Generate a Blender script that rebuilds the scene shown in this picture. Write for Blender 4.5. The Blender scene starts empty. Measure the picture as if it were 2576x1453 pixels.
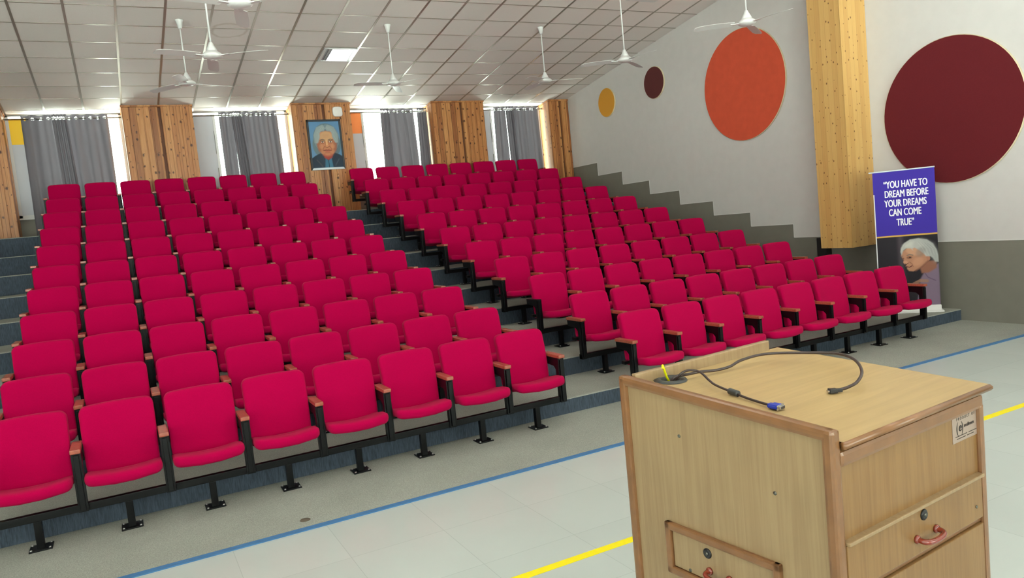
import bpy, bmesh, math, random
import numpy as np
from mathutils import Vector, Matrix
random.seed(4)
COL = bpy.context.scene.collection
PI = math.pi

# ------------------------------------------------------------------ helpers
class MB:
    """collects shapes, then becomes one mesh object"""
    def __init__(s): s.v = []; s.f = []; s.m = []; s.sm = []
    def add(s, vs, fs, mat=0, smooth=False):
        o = len(s.v); s.v += [tuple(p) for p in vs]
        for f in fs: s.f.append([o+i for i in f]); s.m.append(mat); s.sm.append(smooth)
    def box(s, x0, x1, y0, y1, z0, z1, mat=0, b=0.0):
        if b > 0:
            b = min(b, abs(x1-x0)*.45, abs(y1-y0)*.45, abs(z1-z0)*.45)
            bm = bmesh.new(); bmesh.ops.create_cube(bm, size=1)
            for v in bm.verts:
                v.co = Vector(((x0+x1)/2+v.co.x*(x1-x0), (y0+y1)/2+v.co.y*(y1-y0), (z0+z1)/2+v.co.z*(z1-z0)))
            bmesh.ops.bevel(bm, geom=bm.edges[:], offset=b, segments=2, profile=.6, affect='EDGES')
            bmesh.ops.recalc_face_normals(bm, faces=bm.faces[:])
            bm.verts.index_update()
            s.add([v.co[:] for v in bm.verts], [[v.index for v in f.verts] for f in bm.faces], mat); bm.free(); return
        s.add([(x0,y0,z0),(x1,y0,z0),(x1,y1,z0),(x0,y1,z0),(x0,y0,z1),(x1,y0,z1),(x1,y1,z1),(x0,y1,z1)],
              [(0,3,2,1),(4,5,6,7),(0,1,5,4),(1,2,6,5),(2,3,7,6),(3,0,4,7)], mat)
    def prism(s, poly, axis, a0, a1, mat=0):
        """poly: 2D outline in the plane across axis; axis 'x' -> (y,z), 'y' -> (x,z), 'z' -> (x,y)"""
        n = len(poly)
        def P(p, a): return {'x': (a, p[0], p[1]), 'y': (p[0], a, p[1]), 'z': (p[0], p[1], a)}[axis]
        area = sum(poly[i][0]*poly[(i+1) % n][1]-poly[(i+1) % n][0]*poly[i][1] for i in range(n))
        if (area < 0) != (axis == 'y'): poly = poly[::-1]
        s.add([P(p, a0) for p in poly]+[P(p, a1) for p in poly],
              [list(range(n))[::-1], list(range(n, 2*n))]+[(i, (i+1) % n, n+(i+1) % n, n+i) for i in range(n)], mat)
    def lathe(s, prof, c=(0,0,0), n=20, mat=0, axis='z'):
        vs = []; fs = []
        for r, z in prof:
            for k in range(n):
                a = 2*PI*k/n; p = (r*math.cos(a), r*math.sin(a), z)
                if axis == 'x': p = (z, p[0], p[1])
                if axis == 'y': p = (p[1], z, p[0])
                vs.append((c[0]+p[0], c[1]+p[1], c[2]+p[2]))
        m = len(prof)
        for i in range(m-1):
            for k in range(n):
                fs.append((i*n+k, i*n+(k+1) % n, (i+1)*n+(k+1) % n, (i+1)*n+k))
        fs.append(list(range(n))[::-1]); fs.append([(m-1)*n+k for k in range(n)])
        s.add(vs, fs, mat, True)
    def tube(s, pts, r, n=8, mat=0):
        pts = [Vector(p) for p in pts]; vs = []; fs = []; up = Vector((0.02, .01, 1))
        for i, p in enumerate(pts):
            t = (pts[min(i+1, len(pts)-1)]-pts[max(i-1, 0)]).normalized()
            a = t.cross(up)
            if a.length < 1e-3: a = t.cross(Vector((1, 0, 0)))
            a.normalize(); b = a.cross(t)
            for k in range(n):
                q = p+a*r*math.cos(2*PI*k/n)+b*r*math.sin(2*PI*k/n); vs.append(q[:])
        for i in range(len(pts)-1):
            for k in range(n): fs.append((i*n+k, i*n+(k+1) % n, (i+1)*n+(k+1) % n, (i+1)*n+k))
        fs.append(list(range(n))[::-1]); fs.append([(len(pts)-1)*n+k for k in range(n)])
        s.add(vs, fs, mat, True)
    def xf(s, M):
        s.v = [tuple(M @ Vector(p)) for p in s.v]; return s
    def build(s, name, mats, parent=None, fix=True):
        me = bpy.data.meshes.new(name); me.from_pydata(s.v, [], s.f)
        if not isinstance(mats, (list, tuple)): mats = [mats]
        for m in mats: me.materials.append(m)
        for p, mi, sm in zip(me.polygons, s.m, s.sm): p.material_index = mi; p.use_smooth = sm
        if fix:
            bm = bmesh.new(); bm.from_mesh(me); bmesh.ops.recalc_face_normals(bm, faces=bm.faces[:]); bm.to_mesh(me); bm.free()
        me.update()
        o = bpy.data.objects.new(name, me); COL.objects.link(o)
        if parent: o.parent = parent
        return o

def spline(P, n=8):
    P = [Vector(p) for p in P]; out = []
    for i in range(len(P)-1):
        a = P[max(i-1, 0)]; b = P[i]; c = P[i+1]; d = P[min(i+2, len(P)-1)]
        for k in range(n):
            t = k/n
            out.append(.5*((2*b)+(c-a)*t+(2*a-5*b+4*c-d)*t*t+(3*b-a-3*c+d)*t**3))
    out.append(P[-1]); return out

def tag(o, label=None, cat=None, group=None, kind=None):
    if label: o['label'] = label
    if cat: o['category'] = cat
    if group: o['group'] = group
    if kind: o['kind'] = kind
    return o
def thing(name, label, cat, loc=(0,0,0), rz=0, group=None):
    o = bpy.data.objects.new(name, None); COL.objects.link(o)
    o.location = loc; o.rotation_euler = (0, 0, rz); o.empty_display_size = .1
    return tag(o, label, cat, group)
def struct(o, label=None): o['kind'] = 'structure'; return tag(o, label) if label else o
def copy_tree(o, parent=None):
    c = o.copy(); COL.objects.link(c); c.parent = parent
    for ch in list(o.children): copy_tree(ch, c)
    return c

# ------------------------------------------------------------------ materials
def lin(c):
    return tuple(((x/255)/12.92 if x/255 <= .04045 else ((x/255+.055)/1.055)**2.4) for x in c)+(1,)
def new_mat(name):
    m = bpy.data.materials.new(name); m.use_nodes = True
    return m, m.node_tree.nodes, m.node_tree.links, m.node_tree.nodes['Principled BSDF']
def plain(name, c, rough=.6, metal=0, spec=.4, noise=0, nscale=40, bump=0, bscale=200, coat=0, emit=None, es=1):
    m, N, L, B = new_mat(name)
    B.inputs['Base Color'].default_value = lin(c); B.inputs['Roughness'].default_value = rough
    B.inputs['Metallic'].default_value = metal; B.inputs['Specular IOR Level'].default_value = spec
    if coat: B.inputs['Coat Weight'].default_value = coat; B.inputs['Coat Roughness'].default_value = .15
    if emit: B.inputs['Emission Color'].default_value = lin(emit); B.inputs['Emission Strength'].default_value = es
    tc = N.new('ShaderNodeTexCoord')
    if noise:
        n = N.new('ShaderNodeTexNoise'); n.inputs['Scale'].default_value = nscale; n.inputs['Detail'].default_value = 4
        L.new(tc.outputs['Object'], n.inputs['Vector'])
        r = N.new('ShaderNodeValToRGB'); r.color_ramp.elements[0].position = .3; r.color_ramp.elements[1].position = .7
        c0 = lin(c); r.color_ramp.elements[0].color = tuple(x*(1-noise) for x in c0[:3])+(1,)
        r.color_ramp.elements[1].color = tuple(min(1, x*(1+noise)) for x in c0[:3])+(1,)
        L.new(n.outputs['Fac'], r.inputs['Fac']); L.new(r.outputs['Color'], B.inputs['Base Color'])
    if bump:
        n2 = N.new('ShaderNodeTexNoise'); n2.inputs['Scale'].default_value = bscale
        L.new(tc.outputs['Object'], n2.inputs['Vector'])
        b = N.new('ShaderNodeBump'); b.inputs['Strength'].default_value = bump; b.inputs['Distance'].default_value = .004
        L.new(n2.outputs['Fac'], b.inputs['Height']); L.new(b.outputs['Normal'], B.inputs['Normal'])
    return m
def math_node(N, L, op, a, b=None, c=None):
    n = N.new('ShaderNodeMath'); n.operation = op
    for i, x in enumerate((a, b, c)):
        if x is None: continue
        if isinstance(x, (int, float)): n.inputs[i].default_value = x
        else: L.new(x, n.inputs[i])
    return n.outputs[0]
def pine(name, dark, mid, light, plank=.1, knots=1.0, kd=(70, 30, 12), rough=.38, gk=.55, ks=(8.0, 5.2), kr=(.05, .2)):
    """vertical planks: tone per plank, grain along z, dark knots, grooves"""
    m, N, L, B = new_mat(name); B.inputs['Roughness'].default_value = rough; B.inputs['Specular IOR Level'].default_value = .35
    tc = N.new('ShaderNodeTexCoord'); sp = N.new('ShaderNodeSeparateXYZ'); L.new(tc.outputs['Object'], sp.inputs[0])
    u = math_node(N, L, 'ADD', sp.outputs['X'], sp.outputs['Y'])
    un = math_node(N, L, 'DIVIDE', u, plank); idx = math_node(N, L, 'FLOOR', un); fr = math_node(N, L, 'FRACT', un)
    wn = N.new('ShaderNodeTexWhiteNoise'); wn.noise_dimensions = '1D'; L.new(idx, wn.inputs['W'])
    gv = N.new('ShaderNodeCombineXYZ')
    L.new(math_node(N, L, 'MULTIPLY', u, 45), gv.inputs[0]); L.new(math_node(N, L, 'MULTIPLY', sp.outputs['Z'], 2.2), gv.inputs[1])
    L.new(math_node(N, L, 'MULTIPLY', idx, 3.7), gv.inputs[2])
    g = N.new('ShaderNodeTexNoise'); g.inputs['Scale'].default_value = 1; g.inputs['Detail'].default_value = 5; g.inputs['Distortion'].default_value = .6
    L.new(gv.outputs[0], g.inputs['Vector'])
    mixf = math_node(N, L, 'ADD', math_node(N, L, 'MULTIPLY', wn.outputs['Value'], .62), math_node(N, L, 'MULTIPLY', math_node(N, L, 'SUBTRACT', g.outputs['Fac'], .3), .8))
    r = N.new('ShaderNodeValToRGB'); r.color_ramp.elements[0].color = lin(dark); r.color_ramp.elements[1].color = lin(light)
    e = r.color_ramp.elements.new(.5); e.color = lin(mid); r.color_ramp.elements[0].position = .05; r.color_ramp.elements[2].position = .95
    L.new(mixf, r.inputs['Fac'])
    kv = N.new('ShaderNodeCombineXYZ'); dn = N.new('ShaderNodeTexNoise'); dn.inputs['Scale'].default_value = 26; dn.inputs['Detail'].default_value = 3; L.new(tc.outputs['Object'], dn.inputs['Vector']); dsp = N.new('ShaderNodeSeparateColor'); L.new(dn.outputs['Color'], dsp.inputs[0])
    da = 1.3*kr[1]
    L.new(math_node(N, L, 'ADD', math_node(N, L, 'MULTIPLY', u, ks[0]), math_node(N, L, 'MULTIPLY', dsp.outputs[0], da*1.4)), kv.inputs[0]); L.new(math_node(N, L, 'ADD', math_node(N, L, 'MULTIPLY', sp.outputs['Z'], ks[1]), math_node(N, L, 'MULTIPLY', dsp.outputs[1], da)), kv.inputs[1])
    vo = N.new('ShaderNodeTexVoronoi'); vo.voronoi_dimensions = '2D'; vo.inputs['Scale'].default_value = 1; L.new(kv.outputs[0], vo.inputs['Vector'])
    wk = N.new('ShaderNodeSeparateColor'); L.new(vo.outputs['Color'], wk.inputs[0])
    rad = math_node(N, L, 'MULTIPLY', math_node(N, L, 'GREATER_THAN', wk.outputs[0], 1-.5*knots), math_node(N, L, 'ADD', math_node(N, L, 'MULTIPLY', wk.outputs[1], kr[1]), kr[0]))
    kn = N.new('ShaderNodeMapRange'); kn.inputs['To Min'].default_value = 1; kn.inputs['To Max'].default_value = 0
    L.new(vo.outputs['Distance'], kn.inputs['Value']); L.new(math_node(N, L, 'MULTIPLY', rad, .35), kn.inputs['From Min']); L.new(rad, kn.inputs['From Max'])
    mx = N.new('ShaderNodeMix'); mx.data_type = 'RGBA'; L.new(kn.outputs[0], mx.inputs['Factor']); L.new(r.outputs['Color'], mx.inputs['A']); mx.inputs['B'].default_value = lin(kd)
    gr = math_node(N, L, 'LESS_THAN', fr, .06)
    mx2 = N.new('ShaderNodeMix'); mx2.data_type = 'RGBA'; L.new(math_node(N, L, 'MULTIPLY', gr, gk), mx2.inputs['Factor']); L.new(mx.outputs['Result'], mx2.inputs['A']); mx2.inputs['B'].default_value = lin(kd)
    L.new(mx2.outputs['Result'], B.inputs['Base Color'])
    bp = N.new('ShaderNodeBump'); bp.inputs['Strength'].default_value = .5; bp.inputs['Distance'].default_value = .006
    L.new(math_node(N, L, 'SUBTRACT', 1, gr), bp.inputs['Height']); L.new(bp.outputs['Normal'], B.inputs['Normal'])
    return m
def laminate(name, c1, c2, axis='z', rough=.35):
    m, N, L, B = new_mat(name); B.inputs['Roughness'].default_value = rough; B.inputs['Specular IOR Level'].default_value = .4
    tc = N.new('ShaderNodeTexCoord'); mp = N.new('ShaderNodeMapping')
    mp.inputs['Scale'].default_value = {'z': (60, 60, 2.2), 'x': (2.0, 34, 34)}[axis]
    L.new(tc.outputs['Object'], mp.inputs['Vector'])
    n = N.new('ShaderNodeTexNoise'); n.inputs['Scale'].default_value = 1; n.inputs['Detail'].default_value = 6; n.inputs['Distortion'].default_value = .8
    L.new(mp.outputs[0], n.inputs['Vector'])
    r = N.new('ShaderNodeValToRGB'); r.color_ramp.elements[0].position = .34; r.color_ramp.elements[1].position = .66
    r.color_ramp.elements[0].color = lin(c1); r.color_ramp.elements[1].color = lin(c2)
    L.new(n.outputs['Fac'], r.inputs['Fac'])
    n3 = N.new('ShaderNodeTexNoise'); n3.inputs['Scale'].default_value = 5; L.new(tc.outputs['Object'], n3.inputs['Vector'])
    mx = N.new('ShaderNodeMix'); mx.data_type = 'RGBA'; mx.blend_type = 'MULTIPLY'; mx.inputs['Factor'].default_value = .18
    L.new(r.outputs['Color'], mx.inputs['A']); L.new(n3.outputs['Fac'], mx.inputs['B']); L.new(mx.outputs['Result'], B.inputs['Base Color'])
    return m
def carpet(name, c, rib=False, var=.22):
    m, N, L, B = new_mat(name); B.inputs['Roughness'].default_value = .95; B.inputs['Specular IOR Level'].default_value = .1
    tc = N.new('ShaderNodeTexCoord'); mp = N.new('ShaderNodeMapping'); L.new(tc.outputs['Object'], mp.inputs['Vector'])
    if rib: mp.inputs['Scale'].default_value = (1, 1, .12)
    n = N.new('ShaderNodeTexNoise'); n.inputs['Scale'].default_value = 130; n.inputs['Detail'].default_value = 3; L.new(mp.outputs[0], n.inputs['Vector'])
    n2 = N.new('ShaderNodeTexNoise'); n2.inputs['Scale'].default_value = 1.6; n2.inputs['Detail'].default_value = 4; L.new(tc.outputs['Object'], n2.inputs['Vector'])
    f = math_node(N, L, 'ADD', math_node(N, L, 'MULTIPLY', n.outputs['Fac'], .75), math_node(N, L, 'MULTIPLY', n2.outputs['Fac'], .25))
    r = N.new('ShaderNodeValToRGB'); c0 = lin(c); r.color_ramp.elements[0].position = .32; r.color_ramp.elements[1].position = .68
    r.color_ramp.elements[0].color = tuple(x*(1-var*1.6) for x in c0[:3])+(1,); r.color_ramp.elements[1].color = tuple(x*(1+var*1.6) for x in c0[:3])+(1,)
    L.new(f, r.inputs['Fac']); L.new(r.outputs['Color'], B.inputs['Base Color'])
    b = N.new('ShaderNodeBump'); b.inputs['Strength'].default_value = .6; b.inputs['Distance'].default_value = .005
    L.new(n.outputs['Fac'], b.inputs['Height']); L.new(b.outputs['Normal'], B.inputs['Normal'])
    return m

M = {}
M['fabric'] = plain('crimson_fabric', (164, 0, 62), .95, spec=.05, noise=.10, nscale=260, bump=.35, bscale=900)
M['fabric'].node_tree.nodes['Principled BSDF'].inputs['Sheen Weight'].default_value = .03
M['black'] = plain('black_painted_steel', (9, 9, 11), .36, spec=.22)
M['armwood'] = plain('reddish_armrest_wood', (152, 76, 56), .3, spec=.5, noise=.22, nscale=60, coat=.3)
M['steel'] = plain('bolt_steel', (180, 180, 180), .3, metal=1)
M['carpet'] = carpet('grey_carpet', (154, 155, 147), var=.16)
M['riser'] = carpet('blue_grey_ribbed_carpet', (70, 79, 91), rib=True, var=.22)
M['white_wall'] = plain('white_wall_paint', (214, 209, 208), .75, spec=.25, noise=.02, nscale=6)
M['grey_wall'] = plain('taupe_grey_wall_paint', (128, 124, 115), .6, spec=.3, noise=.03, nscale=6)
M['edge'] = plain('white_painted_edge', (225, 222, 220), .6)
M['pine'] = pine('knotty_pine_boards', (134, 78, 42), (176, 114, 66), (204, 148, 94), .11, 1.25, ks=(9, 6.5), kr=(.06, .19))
M['pine_side'] = pine('pale_pine_cladding', (196, 150, 90), (204, 160, 98), (212, 170, 108), .085, 1.5, kd=(110, 70, 34), gk=.22, ks=(10, 7), kr=(.06, .09))
M['groove'] = plain('dark_pine_groove', (96, 52, 26), .6)
M['white_metal'] = plain('white_enamel', (222, 220, 220), .32, spec=.5)
M['winframe'] = plain('white_window_frame', (205, 203, 202), .5)
M['panel_white'] = plain('whitish_window_panel', (186, 187, 196), .5)
M['panel_yellow'] = plain('yellow_window_panel', (238, 190, 20), .5)
M['panel_orange'] = plain('orange_window_panel', (226, 128, 62), .5)
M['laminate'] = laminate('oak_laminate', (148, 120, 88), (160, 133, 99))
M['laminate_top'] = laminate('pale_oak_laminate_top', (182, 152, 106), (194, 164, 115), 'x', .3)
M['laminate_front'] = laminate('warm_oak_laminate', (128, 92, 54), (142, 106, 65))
M['beading'] = plain('brown_hardwood_beading', (122, 82, 50), .28, spec=.5, noise=.14, nscale=14, coat=.2)
M['blackplastic'] = plain('black_plastic', (30, 29, 31), .4)
M['greyplastic'] = plain('dark_grey_plastic', (62, 62, 62), .45)
M['cable'] = plain('dark_brown_cable_sheath', (52, 36, 34), .35, spec=.5)
M['blue_plug'] = plain('blue_plug_plastic', (28, 48, 150), .35)
M['yellow_cable'] = plain('yellow_cable_sheath', (232, 226, 20), .4)
M['red_handle'] = plain('red_brown_glossy_handle', (120, 38, 22), .18, spec=.6, coat=.6)
M['chrome'] = plain('chrome', (200, 200, 200), .15, metal=1)
M['lockmetal'] = plain('dull_lock_metal', (110, 108, 100), .35, metal=.9)
M['plate'] = plain('brushed_plate', (168, 146, 134), .35, metal=.35)
M['ink'] = plain('dark_print', (48, 38, 34), .6)
M['blue_tape'] = plain('blue_floor_tape', (66, 112, 158), .5, noise=.08, nscale=30)
M['yellow_tape'] = plain('yellow_floor_tape', (246, 226, 14), .45)
M['router'] = plain('white_plastic', (232, 228, 226), .4)
M['frame_black'] = plain('black_picture_frame', (26, 26, 34), .4)
M['silver'] = plain('silver_batten', (180, 184, 190), .35, metal=.3)
M['d_orange'] = plain('orange_felt', (208, 86, 62), .95, spec=.1, noise=.05, nscale=8)
M['d_maroon'] = plain('maroon_felt', (98, 32, 38), .95, spec=.1, noise=.04, nscale=60)
M['d_brown'] = plain('dark_brown_felt', (98, 52, 52), .95, spec=.1)
M['d_yellow'] = plain('mustard_felt', (218, 154, 62), .95, spec=.1)
M['cream'] = plain('disc_edge_cream', (206, 190, 160), .8)
M['tbar'] = plain('ceiling_runner_metal', (172, 162, 152), .28, metal=.5)
M['stainring'] = None
M['asphalt_stain'] = plain('brown_stain', (96, 84, 72), .9)

def ceiling_mat():
    m, N, L, B = new_mat('mineral_ceiling_tiles'); B.inputs['Roughness'].default_value = .8; B.inputs['Specular IOR Level'].default_value = .25
    tc = N.new('ShaderNodeTexCoord'); sp = N.new('ShaderNodeSeparateXYZ'); L.new(tc.outputs['Object'], sp.inputs[0])
    n = N.new('ShaderNodeTexNoise'); n.inputs['Scale'].default_value = 90; L.new(tc.outputs['Object'], n.inputs['Vector'])
    r = N.new('ShaderNodeValToRGB'); r.color_ramp.elements[0].color = lin((236, 227, 224)); r.color_ramp.elements[1].color = lin((243, 235, 232)); L.new(n.outputs['Fac'], r.inputs['Fac'])
    # an old water ring on one tile
    dx = math_node(N, L, 'SUBTRACT', sp.outputs['X'], 2.60); dy = math_node(N, L, 'SUBTRACT', sp.outputs['Y'], 5.93)
    n2 = N.new('ShaderNodeTexNoise'); n2.inputs['Scale'].default_value = 5; L.new(tc.outputs['Object'], n2.inputs['Vector'])
    d = math_node(N, L, 'SQRT', math_node(N, L, 'ADD', math_node(N, L, 'MULTIPLY', dx, dx), math_node(N, L, 'MULTIPLY', dy, dy)))
    d = math_node(N, L, 'ADD', d, math_node(N, L, 'MULTIPLY', math_node(N, L, 'SUBTRACT', n2.outputs['Fac'], .5), .12))
    ring = N.new('ShaderNodeMapRange'); ring.inputs['From Min'].default_value = .0; ring.inputs['From Max'].default_value = .035; ring.inputs['To Min'].default_value = .3; ring.inputs['To Max'].default_value = 0
    L.new(math_node(N, L, 'ABSOLUTE', math_node(N, L, 'SUBTRACT', d, .25)), ring.inputs['Value'])
    mx = N.new('ShaderNodeMix'); mx.data_type = 'RGBA'; L.new(ring.outputs[0], mx.inputs['Factor']); L.new(r.outputs['Color'], mx.inputs['A']); mx.inputs['B'].default_value = lin((150, 120, 78))
    # each tile a slightly different tone
    ix = math_node(N, L, 'FLOOR', math_node(N, L, 'DIVIDE', math_node(N, L, 'ADD', sp.outputs['X'], .145), .613))
    iy = math_node(N, L, 'FLOOR', math_node(N, L, 'DIVIDE', math_node(N, L, 'SUBTRACT', sp.outputs['Y'], 5.24), .611))
    cv = N.new('ShaderNodeCombineXYZ'); L.new(ix, cv.inputs[0]); L.new(iy, cv.inputs[1])
    wn = N.new('ShaderNodeTexWhiteNoise'); wn.noise_dimensions = '2D'; L.new(cv.outputs[0], wn.inputs['Vector'])
    tone = math_node(N, L, 'ADD', math_node(N, L, 'MULTIPLY', wn.outputs['Value'], .07), .93)
    m2 = N.new('ShaderNodeMix'); m2.data_type = 'RGBA'; m2.blend_type = 'MULTIPLY'; m2.inputs['Factor'].default_value = 1
    cc = N.new('ShaderNodeCombineXYZ')
    for i in range(3): L.new(tone, cc.inputs[i])
    L.new(mx.outputs['Result'], m2.inputs['A']); L.new(cc.outputs[0], m2.inputs['B']); L.new(m2.outputs['Result'], B.inputs['Base Color'])
    return m
M['ceiling'] = ceiling_mat()

def floor_mat():
    m, N, L, B = new_mat('vitrified_floor_tiles'); B.inputs['Roughness'].default_value = .22; B.inputs['Specular IOR Level'].default_value = .45
    tc = N.new('ShaderNodeTexCoord'); sp = N.new('ShaderNodeSeparateXYZ'); L.new(tc.outputs['Object'], sp.inputs[0])
    ux = math_node(N, L, 'DIVIDE', math_node(N, L, 'SUBTRACT', sp.outputs['X'], 2.92), .6); uy = math_node(N, L, 'DIVIDE', math_node(N, L, 'SUBTRACT', sp.outputs['Y'], -1.84), .6)
    fx = math_node(N, L, 'FRACT', ux); fy = math_node(N, L, 'FRACT', uy)
    g = math_node(N, L, 'MAXIMUM', math_node(N, L, 'LESS_THAN', fx, .006), math_node(N, L, 'LESS_THAN', fy, .006))
    cv = N.new('ShaderNodeCombineXYZ'); L.new(math_node(N, L, 'FLOOR', ux), cv.inputs[0]); L.new(math_node(N, L, 'FLOOR', uy), cv.inputs[1])
    wn = N.new('ShaderNodeTexWhiteNoise'); wn.noise_dimensions = '2D'; L.new(cv.outputs[0], wn.inputs['Vector'])
    n = N.new('ShaderNodeTexNoise'); n.inputs['Scale'].default_value = 2.2; n.inputs['Detail'].default_value = 5; L.new(tc.outputs['Object'], n.inputs['Vector'])
    f = math_node(N, L, 'ADD', math_node(N, L, 'MULTIPLY', wn.outputs['Value'], .4), math_node(N, L, 'MULTIPLY', n.outputs['Fac'], .6))
    r = N.new('ShaderNodeValToRGB'); r.color_ramp.elements[0].color = lin((190, 197, 193)); r.color_ramp.elements[1].color = lin((201, 208, 204)); L.new(f, r.inputs['Fac'])
    mx = N.new('ShaderNodeMix'); mx.data_type = 'RGBA'; L.new(math_node(N, L, 'MULTIPLY', g, .28), mx.inputs['Factor']); L.new(r.outputs['Color'], mx.inputs['A']); mx.inputs['B'].default_value = lin((120, 122, 120))
    L.new(mx.outputs['Result'], B.inputs['Base Color'])
    return m
M['floor'] = floor_mat()

def curtain_mat():
    m, N, L, B = new_mat('grey_curtain_cloth')
    B.inputs['Base Color'].default_value = lin((106, 101, 108)); B.inputs['Roughness'].default_value = .8; B.inputs['Specular IOR Level'].default_value = .2
    B.inputs['Transmission Weight'].default_value = 0
    tr = N.new('ShaderNodeBsdfTranslucent'); tr.inputs['Color'].default_value = lin((150, 142, 150))
    mix = N.new('ShaderNodeMixShader'); mix.inputs[0].default_value = .03
    out = N['Material Output']; L.new(B.outputs[0], mix.inputs[1]); L.new(tr.outputs[0], mix.inputs[2]); L.new(mix.outputs[0], out.inputs['Surface'])
    return m
M['curtain'] = curtain_mat()
def glass_mat():
    m, N, L, B = new_mat('clear_window_glass'); N.remove(B)
    t = N.new('ShaderNodeBsdfTransparent'); t.inputs[0].default_value = (.93, .97, .95, 1); g = N.new('ShaderNodeBsdfGlossy'); g.inputs['Roughness'].default_value = .05
    mix = N.new('ShaderNodeMixShader'); mix.inputs[0].default_value = .06
    L.new(t.outputs[0], mix.inputs[1]); L.new(g.outputs[0], mix.inputs[2]); L.new(mix.outputs[0], N['Material Output'].inputs['Surface'])
    return m
M['glass'] = glass_mat()
M['painted_glow'] = plain('painted_panel_glow', (255, 255, 250), .5, emit=(250, 252, 255), es=6)  # emission painted in for a reflection, not a burning tube

# ------------------------------------------------------------------ measured room
XW = 10.65; XL = -7.0; YB = 9.75; YF = -11.0
DX = .56; DY = .9051367; XR = 5.3197654
F = [0, .1552, .3528, .5646, .7973, 1.0382, 1.3059, 1.5798, 1.8518, 2.1273, 2.4419]
def ceil_z(y): return 4.717+.141*(9.32-max(y, -3.0))
def step_y(k): return k*DY-.94
YR = -3.0  # the ceiling rises up to here, then runs level

# floor: tile floor and, in front of the first tier, a carpet
mb = MB(); mb.box(XL, XW, YF, 0.0, -.1, 0); struct(mb.build('floor', M['floor']))
mb = MB(); mb.box(XL, XW, -1.17, step_y(1)+.02, 0, .006); struct(mb.build('trim_1', M['carpet']), 'grey carpet strip between the tiled floor and the first tier')
# tiers
mb = MB()
for k in range(1, 11):
    y0 = step_y(k); y1 = step_y(k+1) if k < 10 else YB; z0 = F[k-1] if k > 1 else 0
    mb.add([(XL, y0, z0), (XW, y0, z0), (XW, y0, F[k]-.012), (XL, y0, F[k]-.012)], [(0, 1, 2, 3)], 1)
    # rounded nose
    pr = [(y0, F[k]-.012), (y0+.003, F[k]-.004), (y0+.012, F[k])]
    for a, b in zip(pr[:-1], pr[1:]):
        mb.add([(XL, a[0], a[1]), (XW, a[0], a[1]), (XW, b[0], b[1]), (XL, b[0], b[1])], [(0, 1, 2, 3)], 0)
    mb.add([(XL, y0+.012, F[k]), (XW, y0+.012, F[k]), (XW, y1, F[k]), (XL, y1, F[k])], [(0, 1, 2, 3)], 0)
mb.add([(XL, YB, F[10]), (XW, YB, F[10]), (XW, YB, -.1), (XL, YB, -.1)], [(0, 1, 2, 3)], 1)
mb.add([(XL, -.03, -.1), (XW, -.03, -.1), (XW, YB, -.1), (XL, YB, -.1)], [(0, 1, 2, 3)], 1)
mb.add([(XL, step_y(1), -.1), (XW, step_y(1), -.1), (XW, step_y(1), 0), (XL, step_y(1), 0)], [(0, 1, 2, 3)], 1)
for X in (XL, XW):
    for k in range(1, 11):
        y0 = step_y(k); y1 = step_y(k+1) if k < 10 else YB
        mb.add([(X, y0, -.1), (X, y1, -.1), (X, y1, F[k]), (X, y0+.012, F[k]), (X, y0, F[k]-.012)], [(0, 1, 2, 3, 4)], 1)
o = struct(mb.build('floor_tiers', [M['carpet'], M['riser']], fix=False), 'ten carpeted tiers rising to the windows')
bm = bmesh.new(); bm.from_mesh(o.data); bmesh.ops.remove_doubles(bm, verts=bm.verts[:], dist=.0005); bmesh.ops.recalc_face_normals(bm, faces=bm.faces[:]); bm.to_mesh(o.data); bm.free()

# floor tapes
mb = MB(); mb.box(XL, XW, -1.222, -1.165, 0.0005, .0075)
tag(mb.build('floor_tape', M['blue_tape']), 'blue tape line on the floor where grey carpet meets pale tiles', 'tape')
mb = MB(); mb.box(XL, XW, -2.745, -2.685, 0.0005, .002)
tag(mb.build('floor_tape', M['yellow_tape']), 'yellow tape line across the pale tiles beside the lectern', 'tape')
mb = MB(); mb.lathe([(.036, 0), (.034, .003), (.012, .004)], (1.62, -1.03, .006), 14)
tag(mb.build('floor_stain', M['asphalt_stain']), 'small brown spot on the grey carpet near the blue tape', 'stain')

# right wall: white above, grey below the stepped line
T = .15
steps = [(9.75, 3.085), (8.253, 3.085), (8.253, 2.79), (7.335, 2.79), (7.335, 2.504), (6.414, 2.504), (6.414, 2.219), (5.49, 2.219), (5.49, 1.94),
         (4.566, 1.94), (4.566, 1.673), (3.652, 1.673), (3.652, 1.427), (2.71, 1.427), (2.71, 1.204), (1.5, 1.204), (1.5, 1.075), (YF, 1.075)]
mb = MB()
ztop = ceil_z(YR)
for i in range(0, len(steps), 2):
    (ya, z), (yb, _) = steps[i], steps[i+1]
    for y0, y1 in ([(yb, ya)] if yb >= YR or ya <= YR else [(YR, ya), (yb, YR)]):
        za, zb_ = ceil_z(max(y0, YR))+.1, ceil_z(max(y1, YR))+.1
        mb.prism([(y0, z), (y1, z), (y1, zb_), (y0, za)], 'x', XW, XW+T, 0)
        mb.prism([(y0, -.1), (y1, -.1), (y1, z), (y0, z)], 'x', XW, XW+T, 1)
struct(mb.build('wall_right', [M['white_wall'], M['grey_wall']]), 'white wall with a stepped grey lower band')
mb = MB()
for i in range(len(steps)-1):
    (ya, za), (yb, zb_) = steps[i], steps[i+1]
    if abs(za-zb_) < 1e-6: mb.box(XW-.006, XW, yb, ya, za-.006, za+.006)
    else: mb.box(XW-.006, XW, ya-.006, ya+.006, min(za, zb_), max(za, zb_))
struct(mb.build('trim_2', M['edge']), 'thin pale edging along the stepped grey band')

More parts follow.
